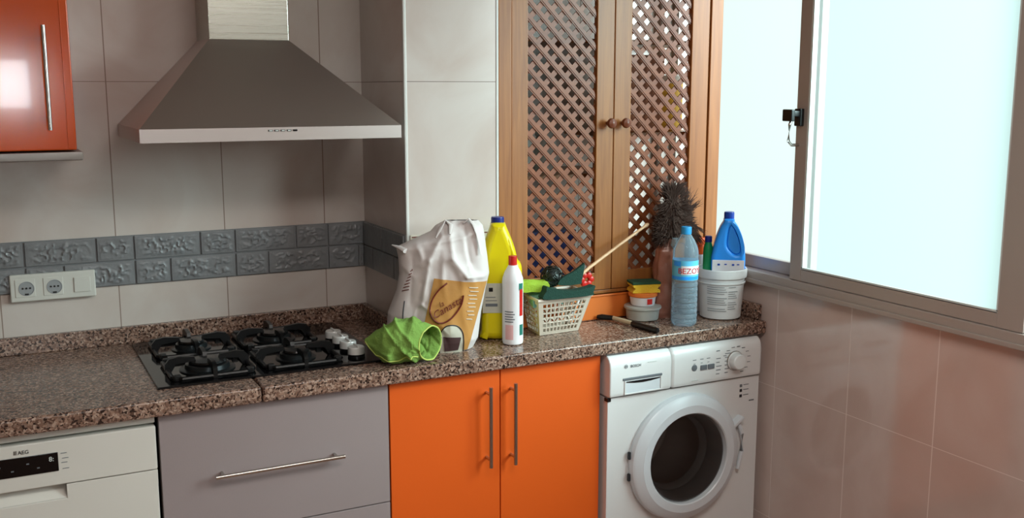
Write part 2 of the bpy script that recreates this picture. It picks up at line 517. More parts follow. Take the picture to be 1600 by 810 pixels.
so = struct(b1.done('trim_3', M['slate'])); struct(back.done('trim_4', M['slate_gap'], smooth=False))
sd = G(); sd.box(PX0 - .004, PX0, PY + .002, -.004, Z0s, Z1s)
y = -.010
for (z0, z1, cuts) in ((zm, Z1s, (-.012, -.185, -.37)), (Z0s, zm, (-.012, -.1, -.29, -.37))):
    for ya, yb in zip(cuts, cuts[1:]):
        sd.box(PX0 - .010, PX0 - .002, yb + .002, ya - .002, z0 + .002, z1 - .002, .003)
struct(sd.done('trim_5', M['slate']))
# cream decorated border tile on the pillar front, behind the bag
g = G().box(PX0 + .010, PX1 - .007, PY - .006, PY + .001, Z0s, Z1s, .002)
g = tag(g.done('border_tile', M['cream_dec']), 'cream border tile with thin brown scroll line, on the pillar behind the white bag', 'wall tile')
ln = G()
zz = Z1s - .008
ln.box(PX0 + .014, PX1 - .012, PY - .0072, PY - .0055, zz, zz + .003)
for k in range(5):
    xx = PX0 + .022 + k * .052
    ln.tube([(xx + .020 * t, PY - .0072, zz - .020 + .010 * math.sin(t * 2.4 + 1)) for t in [i / 8 * 2 for i in range(9)]], .0014, 6)
    ln.box(xx, xx + .002, PY - .0072, PY - .0055, zz - .035, zz - .010)
ln.done('scroll_line', M['redbrown'], g)

# ------------------------------------------------------------------ the sliding window in the right wall
win = bpy.data.objects.new('window_1', None); COL.objects.link(win); win['kind'] = 'structure'; win['_o'] = (0, 0, 0)
fr = G()
fr.box(XR - .018, XR + .075, WY0, WY1, 1.035, 1.069, .003).box(XR - .018, XR + .075, WY0, WY1, WZ1 - .04, WZ1, .003)
fr.box(XR - .016, XR + .074, WY0, WY0 + .04, 1.0695, WZ1 - .0405, .003).box(XR - .012, XR + .074, WY1 - .02, WY1, 1.0695, WZ1 - .0405, .003)
fr.box(XR - .026, XR - .018, WY0, WY1, 1.030, 1.044, .003)
fr.done('window_frame', M['alu'], win)


def sash(x0, x1, ya, yb, pm, bead):
    zt, zb = WZ1 - .04, 1.070
    s = G()
    s.box(x0 + .001, x1 - .001, ya + .074, yb - .047, zb, zb + .040, .002).box(x0 + .001, x1 - .001, ya + .074, yb - .047, zt - .045, zt, .002)
    s.box(x0, x1, yb - .048, yb, zb, zt, .002).box(x0, x1, ya, ya + .075, zb, zt, .002)
    so_ = s.done('sash', M['alu'], win)
    if bead:
        bd = G()
        bd.box(x0 + .001, x0 + .012, ya + .072, yb - .044, zb + .036, zb + .043).box(x0 + .001, x0 + .012, yb - .055, yb - .0465, zb + .04, zt - .04)
        bd.box(x0 + .001, x0 + .012, ya + .073, ya + .079, zb + .04, zt - .04)
        bd.done('glazing_bead', M['alu_light'], so_)
    G().box(x0 + .010, x0 + .016, ya + .06, yb - .035, zb + .03, zt - .03).done('pane', pm, so_, smooth=False)
    return so_


sash(XR + .028, XR + .055, -.80, -.035, M['pane_a'], False)
rs = sash(XR - .012, XR + .016, -1.572, -.752, M['pane_b'], True)
sash(XR + .028, XR + .055, -2.40, -1.52, M['pane_a'], False)
# latch on the meeting stile
lt = G()
lt.box(XR - .026, XR - .010, -.785, -.757, 1.545, 1.598, .003)
lt.box(XR - .05, XR - .022, -.782, -.760, 1.574, 1.592, .003)
hd = lt.done('window_latch', M['black'], rs)
G().box(XR - .062, XR - .048, -.786, -.744, 1.560, 1.596, .003).done('latch_tab', M['black'], hd)
G().tube([(XR - .040, -.768, 1.575), (XR - .052, -.768, 1.55), (XR - .054, -.767, 1.50), (XR - .040, -.766, 1.488), (XR - .012, -.766, 1.488)], .0048, 10).done('latch_handle', M['chrome'], hd)

# bright doorway glazing behind the camera
w2 = bpy.data.objects.new('window_2', None); COL.objects.link(w2); w2['kind'] = 'structure'; w2['_o'] = (0, 0, 0)
G().box(FW[0] - .04, FW[1] + .04, FY, FY + .02, FW[2] - .04, FW[2]).box(FW[0] - .04, FW[1] + .04, FY, FY + .02, FW[3], FW[3] + .04).box(FW[0] - .04, FW[0], FY, FY + .02, FW[2], FW[3]).box(FW[1], FW[1] + .04, FY, FY + .02, FW[2], FW[3]).done('window_frame', M['alu'], w2)
em, nt, p = newmat('daylit_glass'); p.inputs['Emission Color'].default_value = (.9, .97, 1, 1); p.inputs['Emission Strength'].default_value = 42.0
G().box(FW[0], FW[1], FY - .05, FY - .045, FW[2], FW[3]).done('pane', em, w2, smooth=False)

# ================================================================== base units
t = thing('dishwasher', 'white freestanding dishwasher with a black display under the left worktop', 'dishwasher', (-.06, -.3, 0))
X0, X1, F = -.358, .2385, -.62
G().box(X0, X1, -.585, -.05, .02, .868).done('body', M['white_dw'], t)
G().box(X0, X1, F + .006, -.5, .848, .869, .002).done('top_strip', M['white_dw'], t)
pn = G().box(X0, X1, F - .004, -.58, .731, .8425, .004).done('control_panel', M['white_dw'], t)
HR = .030
dr = G().box(X0, X1, F, -.58, .10, .695, .004).box(HR, X1, F, -.58, .69, .729, .002).box(X0, -.32, F, -.58, .69, .729, .002)
dr = dr.done('door', M['white_dw'], t)
G().poly([(-.32, F + .002, .695), (HR, F + .002, .695), (HR, F + .03, .729), (-.32, F + .03, .729), (HR, F + .001, .729)], [(0, 1, 2, 3), (1, 4, 2)]).done('grip_recess', M['white_dw'], dr)
ds = G().box(-.250, .0165, F - .0062, F - .003, .7665, .8125, .001).done('display', M['blackglass'], pn)
for i, x in enumerate((-.112, -.085, -.052, -.03)):
    G().box(x, x + .006, F - .0068, F - .006, .793 - (i % 2) * .013, .796 - (i % 2) * .013).done('display_mark', M['grey_print'], ds)
lettering('8:', .016, (-.004, F - .0068, .793), M['alu_light'], ds, name='display_digits')
lettering('AEG', .0125, (-.068, F - .0046, .8195), M['dark_print'], pn, name='maker_lettering')
for k in range(4):
    G().box(-.0765 + k * .0018, -.0757 + k * .0018, F - .0048, F - .004, .8195, .829).done('logo_bar', M['dark_print'], pn)
for k, z in enumerate((.8075, .795, .7845, .7695)):
    G().box(.0225 + .002 * (k % 2), .036 + .003 * (k % 2), F - .0048, F - .004, z, z + .0014).done('symbol', M['grey_print'], pn)
lettering('programme', .006, (-.085, F - .0046, .745), M['grey_print'], pn, name='small_print') if False else None
G().box(X0, X1, -.57, -.54, .0, .09).done('plinth', M['carcass'], t)

t = thing('drawer_cabinet', 'grey drawer cabinet with steel bar handle, under the hob', 'cabinet', (.54, -.3, 0))
X0, X1 = .2465, .8435
G().box(X0, X1, -.598, -.01, .10, .868).done('carcass', M['carcass'], t, smooth=False)
for i, (z0, z1) in enumerate(((.5305, .866), (.320, .5275), (.105, .317))):
    d = G().box(X0, X1, F, -.60, z0, z1, .0015).done('drawer_front', M['grey_lam'], t)
    zh = .693 if i == 0 else (z0 + z1) / 2
    if i != 1 and i == 0: bar_handle((.372, F - .030, zh), (.708, F - .030, zh), .0055, .03, 'handle', d, M['chrome'], .02)
    else: bar_handle((.372, F - .030, zh), (.708, F - .030, zh), .0055, .03, 'handle', d, M['chrome'], .02)
G().box(X0, X1, -.56, -.54, 0, .10).done('plinth', M['carcass'], t)

t = thing('orange_cabinet', 'orange double-door base cabinet with two tall steel bar handles', 'cabinet', (1.18, -.3, 0))
G().box(.8475, 1.5235, -.598, -.38, .10, .868).done('carcass', M['carcass'], t, smooth=False)
for i, (a, b, hx) in enumerate(((.8475, 1.1825, 1.139), (1.1855, 1.5215, 1.218))):
    d = G().box(a, b, F, -.60, .105, .866, .0015).done('door', M['orange'], t)
    bar_handle((hx, F - .032, .582 if i else .586), (hx, F - .032, .826 if i else .824), .0055, .032, 'handle', d, M['chrome'], .022)
G().box(.8475, 1.5235, -.56, -.54, 0, .10).done('plinth', M['carcass'], t)
# ------------------------------------------------------------------ granite worktop with upstands
t = thing('granite_worktop', 'speckled brown granite worktop with upstand running along the wall and cupboard', 'worktop', (.9, -.3, .87))
wk = G()
wk.box(LX + .02, .4962, -.648, -.003, .870, ZC, .007, 3)
wk.box(.4985, XR - .002, -.648, PY - .002, .870, ZC, .007, 3)
wk.box(.4985, PX0 - .002, PY - .01, -.003, .870, ZC, .002)
wk.box(PX1 + .002, XR - .002, PY - .02, -.005, .870, ZC, .002)
wk.done('slab', M['granite'], t)
G().box(LX + .02, PX0 - .002, -.022, -.0025, ZC, .9627, .003).box(PX0 - .022, PX0 - .002, PY - .005, -.02, ZC, .9627, .003).done('back_upstand', M['granite'], t)
G().box(XR - .022, XR - .002, -.622, PY - .002, ZC, .9627, .005).done('end_upstand', M['granite'], t)

# ------------------------------------------------------------------ washing machine
t = thing('washing_machine', 'white front-loading washing machine under the right end of the worktop', 'washing machine', (1.83, -.35, 0))
A0, A1, WF = 1.533, 2.117, -.650
DC = (1.816, WF, .508)
g = G().box(A0, A0 + .012, WF + .0045, -.06, .02, .7335, .0005).box(A1 - .012, A1, WF + .0045, -.06, .02, .7335, .0005).box(A0 + .01, A1 - .01, WF + .03, -.06, .72, .866, .004)
g.box(A0 + .01, A1 - .01, WF + .006, -.06, .02, .04).box(A0 + .01, A1 - .01, -.08, -.06, .03, .73)
angs = sorted([i * 2 * PI / 72 for i in range(72)] + [math.atan2(zz_ - DC[2], xx_ - DC[0]) % (2 * PI) for xx_ in (A0 + .001, A1 - .001) for zz_ in (.022, .7335)])
vi = []
for a in angs:
    c_, s_ = math.cos(a), math.sin(a)
    k = min([((A1 - .001 if c_ > 0 else A0 + .001) - DC[0]) / c_ if abs(c_) > 1e-6 else 9, ((.7335 if s_ > 0 else .022) - DC[2]) / s_ if abs(s_) > 1e-6 else 9])
    vi += [(DC[0] + .142 * c_, WF + .004, DC[2] + .142 * s_), (DC[0] + k * c_, WF + .004, DC[2] + k * s_)]
n_ = len(angs)
g.poly(vi, [(2 * i, 2 * i + 1, 2 * ((i + 1) % n_) + 1, 2 * ((i + 1) % n_)) for i in range(n_)])
g.done('body', M['white'], t)
# control fascia: bulging, top rounded
FPR = [(WF + .09, .7370), (WF + .001, .7370), (WF - .005, .7395), (WF - .0075, .745), (WF - .008, .752), (WF - .008, .826), (WF - .006, .842), (WF + .0, .854), (WF + .010, .8625), (WF + .025, .8670), (WF + .09, .8685)]
fp = G().prism(FPR, lambda a, b, d: (d, a, b), 1.7590, A1).done('control_panel', M['white'], t)
fd = G().prism(FPR, lambda a, b, d: (d, a, b), A0, 1.7570).box(A0 + .003, A0 + .012, WF + .012, WF + .10, .738, .85).done('detergent_drawer', M['white'], t)
for o, w_ in ((fp, .010), (fd, .004)):
    md = o.modifiers.new('soft', 'BEVEL'); md.width = w_; md.segments = 3; md.limit_method = 'ANGLE'; md.angle_limit = math.radians(50)
G().box(A0 + .001, A1 - .001, WF + .008, WF + .08, .729, .742).done('panel_gap', M['gasket'], t)
gp = G().box(1.578, 1.722, WF - .0105, WF - .004, .786, .794, .002).done('drawer_print_band', M['grey_print'], fd)
G().box(1.588, 1.716, WF - .0085, WF - .006, .746, .784, .002).done('grip', M['doorwhite'], fd)
G().poly([(1.590, WF - .0098, .783), (1.714, WF - .0098, .783), (1.714, WF - .0098, .780), (1.68, WF - .0098, .776), (1.65, WF - .0098, .7745), (1.62, WF - .0098, .776), (1.590, WF - .0098, .780)], [(0, 1, 2, 3, 4, 5, 6)]).done('grip_shade_sheet', M['black'], fd)  # flat black sheet, paints the shade under the grip's upper edge
G().box(1.584, 1.588, WF - .011, WF - .006, .744, .786, .001).box(1.716, 1.720, WF - .011, WF - .006, .744, .786, .001).box(1.584, 1.720, WF - .011, WF - .006, .742, .746, .001).done('grip_frame', M['white'], fd)
lettering('BOSCH', .0115, (1.605, WF - .0095, .826), M['grey_print'], fd, name='maker_lettering')
lg = G().tube([(1.589 + .0052 * math.cos(a), WF - .0092, .8305 + .0052 * math.sin(a)) for a in [i * 2 * PI / 16 for i in range(16)]], .0007, 5, closed=True)
lg.box(1.5868, 1.5878, WF - .0096, WF - .0088, .828, .833).box(1.5902, 1.5912, WF - .0096, WF - .0088, .828, .833).box(1.587, 1.591, WF - .0096, WF - .0088, .830, .831)
lg.done('maker_logo', M['grey_print'], fd)
lettering('Maxx 4', .0085, (1.672, WF - .0085, .833), M['grey_print'], fd, name='model_lettering') if False else G().box(1.668, 1.700, WF - .0085, WF - .0075, .833, .8355).done('faint_print', M['alu_light'], fd)
# programme dial
dl = G().lathe([(.031, 0), (.031, .004), (.026, .008), (.025, .028), (.022, .031), (0, .031)], (2.004, WF - .005, .798), '-Y', 40)
dl = dl.done('programme_dial', M['white'], fp)
G().lathe([(.0315, 0), (.0325, .003), (.031, .006)], (2.004, WF - .006, .798), '-Y', 40, caps=False).done('dial_ring', M['chrome'], dl)
G().lathe([(.0105, 0), (.0105, .003), (.009, .004), (0, .004)], (1.8445, WF - .006, .7935), '-Y', 24).done('start_button', M['grey_print'], fp)
for x in (1.868, 1.897):
    G().box(x, x + .025, WF - .0115, WF - .005, .783, .799, .002).done('option_button', M['grey_print'], fp)
for i in range(7):
    for j in range(2):
        G().box(1.930 + j * .034, 1.943 + j * .034 + .004 * (i % 3), WF - .0088, WF - .0072, .762 + i * .0125, .764 + i * .0125).done('programme_mark', M['grey_print'], fp) if (i + j) % 2 == 0 or i < 5 else None
for i in range(10):
    a = -1.1 + i * .42
    xx, z_ = 2.004 + .052 * math.cos(a), .798 + .045 * math.sin(a)
    if xx < 2.09 and z_ < .85: G().box(xx, xx + .012, WF - .0088, WF - .0072, z_, z_ + .0018).done('programme_mark', M['grey_print'], fp)
for i, x in enumerate((1.838, 1.866, 1.892)):
    G().box(x, x + .013, WF - .0088, WF - .0052, .818, .8198).done('option_mark', M['grey_print'], fp)
    G().box(x + .003, x + .010, WF - .0088, WF - .006, .806, .8074).done('option_mark', M['grey_print'], fp)
G().box(1.836, 1.860, WF - .0095, WF - .0075, .752, .754).done('option_mark', M['alu_light'], fp)
for i, z_ in enumerate((.706, .690, .672)):
    G().box(2.038, 2.048, WF + .0025, WF + .0045, z_ - .005, z_ + .005, .001).done('care_symbol', M['dark_print'] if i else M['grey_print'], t)
    G().box(2.053, 2.074, WF + .0025, WF + .0045, z_ + .001, z_ + .003).done('care_line', M['grey_print'], t)
G().box(2.078, 2.098, WF + .0025, WF + .0045, .650, .654).done('energy_mark', M['grey_print'], t)
G().box(A0 - .002, A0 + .010, WF + .001, WF + .02, .724, .734).done('side_clip', M['black'], t)
# door
DC = (1.816, WF, .508)
dg_ = G().lathe([(.205, -.004), (.207, .008), (.203, .020), (.196, .027), (.1765, .036), (.1745, .0375), (.150, .0375), (.147, .034), (.146, .010)], DC, '-Y', 72, caps=False).done('door', M['doorwhite'], t, ang=22)
G().lathe([(.1465, .010), (.146, .018), (.142, .020), (.134, .010), (.128, -.010), (.124, -.030), (.128, -.045), (.120, -.052), (.116, -.070)], DC, '-Y', 64, caps=False).done('gasket', M['gasket'], dg_)
dm = G().lathe([(.117, -.070), (.124, -.074), (.205, -.085), (.205, -.36), (.17, -.365), (.165, -.375), (.12, -.37), (.115, -.38), (.06, -.375), (0, -.385)], DC, '-Y', 64, caps=False)
for k in range(3):
    a = .5 + k * 2 * PI / 3; cx_, cz_ = DC[0] + .185 * math.cos(a), DC[2] + .185 * math.sin(a)
    dm.tube([(cx_, WF + .10, cz_), (cx_, WF + .20, cz_), (cx_, WF + .35, cz_)], .028, 10)
dm.done('drum', M['drum'], dg_)
G().lathe([(.142, .022), (.125, .0215), (.09, .019), (.05, .017), (0, .016)], DC, '-Y', 64, caps=False).done('door_glass', M['doorglass'], dg_)
G().box(1.985, 2.045, WF - .024, WF + .006, .585, .596, .003, mx=Matrix.Translation((2.015, 0, .59)) @ Matrix.Rotation(-.6, 4, 'Y') @ Matrix.Translation((-2.015, 0, -.59))).tube([(2.030, WF - .008, .585), (2.042, WF - .01, .55), (2.044, WF - .01, .49), (2.032, WF - .008, .43)], .007, 8).done('door_handle', M['doorwhite'], dg_)
for z_ in (.545, .475):
    G().box(1.6035, 1.611, WF - .012, WF - .002, z_ - .012, z_ + .012, .002).done('hinge', M['dark_print'], dg_)

# ================================================================== upper cabinet, hood, socket
t = thing('wall_cabinet', 'glossy orange wall cabinet with steel bar handle, top left above the socket', 'wall cabinet', (-.16, -.15, 1.5))
G().box(-.46, .122, -.31, -.002, 1.506, 2.32).done('carcass', M['orange_gloss'], t)
d = G().box(-.46, .1265, -.331, -.311, 1.504, 2.32, .004, 3).done('door', M['orange_gloss'], t)
G().box(.106, .1085, -.3325, -.330, 1.505, 2.32, .0008).done('edge_bead', M['orange_gloss'], d)
bar_handle((.066, -.362, 1.556), (.066, -.362, 1.812), .0055, .03, 'handle', d, M['chrome'], .03)
G().box(-.46, .139, -.340, -.002, 1.478, 1.500, .003).done('pelmet', M['pelmet'], t)

t = thing('cooker_hood', 'stainless steel pyramid cooker hood with chimney above the hob', 'cooker hood', (.61, -.2, 1.52))
HX0, HX1, HY, HB, HT = .2635, .9600, -.452, 1.5225, 1.557
DX0, DX1, DY, DZ = .4965, .7215, -.185, 1.795
rim = G()
rim.poly([(HX0, HY, HB), (HX1, HY, HB), (HX1, HY, HT), (HX0, HY, HT), (HX0, -.002, HB), (HX1, -.002, HB), (HX1, -.002, HT), (HX0, -.002, HT),
          (HX0 + .03, HY + .03, HB), (HX1 - .03, HY + .03, HB), (HX0 + .03, -.03, HB), (HX1 - .03, -.03, HB),
          (HX0 + .03, HY + .03, HB + .015), (HX1 - .03, HY + .03, HB + .015), (HX0 + .03, -.03, HB + .015), (HX1 - .03, -.03, HB + .015)],
         [(0, 1, 2, 3), (1, 5, 6, 2), (5, 4, 7, 6), (4, 0, 3, 7), (0, 8, 9, 1), (1, 9, 11, 5), (5, 11, 10, 4), (4, 10, 8, 0),
          (8, 12, 13, 9), (9, 13, 15, 11), (11, 15, 14, 10), (10, 14, 12, 8), (12, 14, 15, 13)])
rim = rim.done('front_rim', M['steel'], t, smooth=False)
cn = G().poly([(HX0, HY, HT), (HX1, HY, HT), (HX1, -.002, HT), (HX0, -.002, HT), (DX0, DY, DZ), (DX1, DY, DZ), (DX1, -.002, DZ), (DX0, -.002, DZ)],
              [(0, 1, 5, 4), (1, 2, 6, 5), (2, 3, 7, 6), (3, 0, 4, 7), (4, 5, 6, 7)]).done('canopy', M['steel'], t, smooth=False)
G().box(DX0, DX1, DY, -.002, DZ - .002, H - .002, .002).done('chimney', M['steel_duct'], t)
for k in range(5):
    x = .586 + k * .0165
    G().box(x, x + .012, HY - .003, HY + .002, HB + .0235, HB + .0285, .001).done('hood_button', M['black'], rim)
    if k < 4: G().box(x + .002, x + .010, HY - .004, HY - .002, HB + .0245, HB + .0275).done('button_face', M['alu_light'], rim)
# two mesh grease filters under the canopy
for x in (.30, .62):
    G().box(x, x + .30, -.41, -.04, HB + .008, HB + .014, .002).done('grease_filter', M['burner'], t)

t = thing('wall_socket', 'white three-gang plate with two sockets and one switch, on back wall', 'socket', (.062, 0, 1.10))
pl = G().box(-.050, .174, -.0205, -.001, 1.0635, 1.1415, .004, 3).done('plate', M['socket'], t)
for cx in (-.011, .0615):
    sk = G().box(cx - .026, cx + .026, -.0225, -.018, 1.1025 - .026, 1.1025 + .026, .002).done('socket_module', M['socket'], t)
    G().lathe([(.0205, .0), (.0205, .0012), (.0188, .0014), (.0180, .0004), (0, .0003)], (cx + .003, -.0223, 1.1015), '-Y', 36).done('socket_well', M['soft_print'], sk)
    for dx in (-.0095, 0, .0095):
        G().lathe([(.0027, .0), (.0027, .0016), (0, .0016)], (cx + .003 + dx, -.0223, 1.1025), '-Y', 12).done('socket_hole', M['socket_dark'], sk)
    G().box(cx - .002, cx + .008, -.0242, -.020, 1.0835, 1.0875).done('earth_clip', M['socket_dark'], sk)
sw = G().box(.116, .160, -.0240, -.018, 1.080, 1.1235, .002).done('switch', M['socket'], t)

# ================================================================== gas hob
t = thing('gas_hob', 'black glass gas hob with iron pan supports set into the granite worktop', 'gas hob', (.56, -.3, ZC))
G().box(.258, .868, -.556, -.050, ZC, ZC + .006, .002).done('glass_plate', M['blackglass'], t)
for (bx, by, br) in ((.405, -.425, .058), (.405, -.185, .044), (.645, -.425, .044), (.645, -.185, .050)):
    z = ZC + .006
    b = G().lathe([(br * 1.25, 0), (br * 1.25, .003), (br * 1.02, .005), (br * .98, .016), (br * .9, .018), (0, .018)], (bx, by, z), seg=36).done('burner', M['burner'], t)
    G().lathe([(br * .82, .018), (br * .86, .021), (br * .8, .026), (br * .3, .028), (0, .028)], (bx, by, z), seg=36).done('burner_cap', M['burner_cap'], b)
for (bx, by) in ((.405, -.425), (.405, -.185), (.645, -.425), (.645, -.185)):
    g = G(); z0_, h_, w_ = ZC + .013, .036, .104
    c = .022
    g.tube([(bx - w_ + c, by - w_, z0_), (bx + w_ - c, by - w_, z0_), (bx + w_, by - w_ + c, z0_), (bx + w_, by + w_ - c, z0_), (bx + w_ - c, by + w_, z0_), (bx - w_ + c, by + w_, z0_), (bx - w_, by + w_ - c, z0_), (bx - w_, by - w_ + c, z0_)], .0062, 8, closed=True)
    for (dx, dy) in ((1, 0), (-1, 0), (0, 1), (0, -1)):
        # upright arm plates rising from the frame towards the burner
        nx_, ny_ = dy * .0055, dx * .0055
        P = [(w_ + .006, 0), (w_ + .006, .022), (w_ - .006, h_), (w_ - .030, h_ + .004), (.034, h_), (.030, h_ - .010), (.040, h_ - .012), (w_ - .022, h_ - .016), (w_ - .010, 0)]
        g.prism(P, lambda a, b, d, dx=dx, dy=dy, nx_=nx_, ny_=ny_: (bx + dx * a + nx_ * d, by + dy * a + ny_ * d, ZC + .007 + b), -1, 1)
    for (dx, dy) in ((1, 1), (-1, 1), (1, -1), (-1, -1)):
        g.box(bx + dx * (w_ - .012) - .009, bx + dx * (w_ - .012) + .009, by + dy * (w_ - .012) - .009, by + dy * (w_ - .012) + .009, ZC + .006, ZC + .022, .003)
    g.done('pan_support', M['iron'], t)
for y in (-.275, -.345, -.415, -.488):
    kb = G().lathe([(.024, .004), (.024, .010), (.020, .013), (0, .013)], (.800, y, ZC + .002), seg=32).done('control_knob', M['black'], t)
    G().lathe([(.0240, .013), (.0235, .030), (.021, .033), (0, .033)], (.800, y, ZC + .002), seg=32).box(.797, .803, y - .0205, y + .0205, ZC + .032, ZC + .040, .002).done('knob_cap', M['knob'], kb)

# ================================================================== wooden lattice cupboard
DYF = -.372
t = thing('lattice_cupboard', 'honey-coloured wooden cupboard with two lattice doors beside the window', 'cupboard', (1.72, -.36, ZC))
CX0, CX1 = PX1 + .002, XR - .006
zb, zt_ = .9945, 2.5
f = G()
f.box(CX0, 1.3455, DYF - .006, -.34, zb, zt_, .003).box(2.088, CX1, DYF - .006, -.34, zb, zt_, .003).box(1.34, 2.09, DYF + .004, -.34, zt_ - .05, zt_, .003).box(1.34, 2.09, DYF + .004, -.345, zb - .0, zb + .012, .002)
f.done('face_frame', M['wood'], t)
PIT = .0357; SW = .0166


def clip(poly, x0, x1, z0, z1):
    for ax, val, sgn in ((0, x0, 1), (0, x1, -1), (1, z0, 1), (1, z1, -1)):
        out = []
        for i in range(len(poly)):
            a, b = poly[i - 1], poly[i]
            ia, ib = (a[ax] - val) * sgn >= 0, (b[ax] - val) * sgn >= 0
            if ia != ib:
                k = (val - a[ax]) / (b[ax] - a[ax]); out.append((a[0] + (b[0] - a[0]) * k, a[1] + (b[1] - a[1]) * k))
            if ib: out.append(b)
        poly = out
        if not poly: return []
    return poly


def lattice(x0, x1, z0, z1, parent):
    g = G()
    for layer, (sg, ya, yb) in enumerate(((-1, DYF + .008, DYF + .0120), (1, DYF + .0120, DYF + .0160))):
        d = Vector((1, sg)).normalized(); n = Vector((-d.y, d.x))
        cmin = min(n.dot(Vector(q)) for q in ((x0, z0), (x0, z1), (x1, z0), (x1, z1)))
        cmax = max(n.dot(Vector(q)) for q in ((x0, z0), (x0, z1), (x1, z0), (x1, z1)))
        k = int(cmin / PIT) - 1
        while k * PIT < cmax + PIT:
            c = k * PIT; k += 1
            o = n * c; m0 = d * (d.dot(Vector(((x0 + x1) / 2, (z0 + z1) / 2))))
            q = o + m0
            for (w0, w1, yy) in ((-SW / 2, SW / 2, ya), (-SW / 4, SW / 4, ya - .0018)):
                if layer and w0 > -SW / 3: continue
                P = [q - d * 3 + n * w0, q + d * 3 + n * w0, q + d * 3 + n * w1, q - d * 3 + n * w1]
                P = clip([tuple(p_) for p_ in P], x0, x1, z0, z1)
                if len(P) >= 3: g.prism(P, lambda a, b_, dd: (a, dd, b_), yy, yb if yy == ya else ya)
    return g.done('lattice', M['wood_lat'], parent, smooth=False)


for i, (a, b, la, lb, kx) in enumerate(((1.3475, 1.7140, 1.4045, 1.6500, 1.690), (1.7160, 2.0860, 1.7800, 2.0150, 1.745))):
    g = G()
    z0, z1 = zb + .014, zt_ - .052
    lz0, lz1 = 1.066, 2.40
    g.box(a, la, DYF, DYF + .022, z0, z1, .003).box(lb, b, DYF, DYF + .022, z0, z1, .003)
    g.box(la - .002, lb + .002, DYF + .001, DYF + .021, z0, lz0, .002).box(la - .002, lb + .002, DYF + .001, DYF + .021, lz1, z1, .002)
    d = g.done('door', M['wood'], t)
    lattice(la - .004, lb + .004, lz0 - .004, lz1 + .004, d)
    G().lathe([(.006, 0), (.006, .012), (.013, .016), (.0165, .024), (.014, .033), (.006, .037), (0, .0375)], (kx, DYF - .002, 1.549), '-Y', 24).done('knob', M['wood_knob'], d)
# shelves inside
for (x0, x1, z) in ((CX0, 1.80, 1.372), (CX0, XR - .03, 1.80), (1.74, XR - .03, 1.50)):
    G().box(x0, x1, -.325, -.012, z, z + .014, .001).done('shelf', M['wood'], t)
# orange kick board between worktop and doors
g = G().box(CX0, 1.885, DYF - .004, DYF + .014, ZC, zb - .001, .002).box(CX0, 1.885, DYF - .009, DYF + .014, zb - .007, zb - .001, .002)
tag(g.done('orange_board', M['orange_lid']), 'narrow orange board below the lattice doors, standing on the granite', 'board')

# things inside the cupboard, seen through the lattice
def box_thing(name, label, cat, x0, x1, y0, y1, z0, z1, m, lidm=None, group=None):
    tt = thing(name, label, cat, ((x0 + x1) / 2, (y0 + y1) / 2, z0), group)
    G().box(x0, x1, y0, y1, z0, z1, .006).done('carton', m, tt)
    G().box(x0 - .002, x1 + .002, y0 - .002, y1 + .002, z1 - .025, z1 + .002, .003).done('lid', lidm or m, tt)
    return tt
box_thing('storage_box', 'brown cardboard box on the middle shelf, seen through the right lattice door', 'box', 1.79, 1.955, -.30, -.12, 1.5145, 1.765, M['brownbox'])
box_thing('gold_packet', 'golden packet beside the brown box, behind the right lattice door', 'packet', 1.975, 2.075, -.25, -.12, 1.5145, 1.70, M['gold'], M['cream_dec'])
box_thing('navy_storage_tub', 'dark blue tub at cupboard bottom, seen through the left lattice door', 'tub', 1.38, 1.62, -.30, -.10, ZC, 1.20, M['navyb'])
for k, x in enumerate((1.37, 1.46, 1.55)):
    tag(G().lathe([(.036, 0), (.038, .004), (.038, .10), (.030, .112), (.030, .118), (.034, .119), (.034, .135), (0, .136)], (x + .01, -.2, 1.3865), seg=28).done('storage_jar', M['tubclear']),
        'pale lidded jar on the shelf behind the left lattice door, %s' % ('nearest the pillar', 'middle one', 'farthest right')[k], 'jar', 'jars behind the left lattice door')
for k, x in enumerate((1.80, 1.915)):
    g = G().lathe([(.018, .0), (.052, .0), (.054, .004), (.054, .236), (.052, .24), (.018, .24)], (x + .01, -.19, ZC + .001), seg=36)
    tag(g.done('paper_roll', M['paper']), ('white kitchen roll behind the right lattice door, the one nearer the knobs', 'white kitchen roll behind the right lattice door, the one nearer the window')[k], 'kitchen roll', 'kitchen rolls in the cupboard')

# ================================================================== things standing on the worktop
S0 = ZC + .0005
# --- white carrier bag with printed kraft front
BY = .40                                            # the bag faces the room at this turn
BO = Vector((1.062, -.470, 0)); BR = Vector((math.cos(BY), -math.sin(BY), 0)); BD = Vector((-math.sin(BY), -math.cos(BY), 0))
PXM = 545.0                                         # profile rows were drawn at this many units per metre
rows = [(545, 640, 748, .070), (530, 618, 756, .082), (513, 611, 758, .086), (490, 613, 761, .086), (455, 627, 768, .080), (430, 632, 774, .074),
        (403, 631, 771, .066), (389, 628, 769, .058), (379, 650, 768, .048), (365, 682, 766, .034), (356, 690, 764, .020), (349, 704, 757, .006)]
RW = [(ZC + .001 + (545 - py) / 528.0, (a - 695) / PXM, (b - 695) / PXM, d) for py, a, b, d in rows]


def brow(z):
    if z <= RW[0][0]: return RW[0][1:]
    for A, B in zip(RW, RW[1:]):
        if z <= B[0]:
            k = (z - A[0]) / (B[0] - A[0]); return tuple(A[i] * (1 - k) + B[i] * k for i in (1, 2, 3))
    return RW[-1][1:]


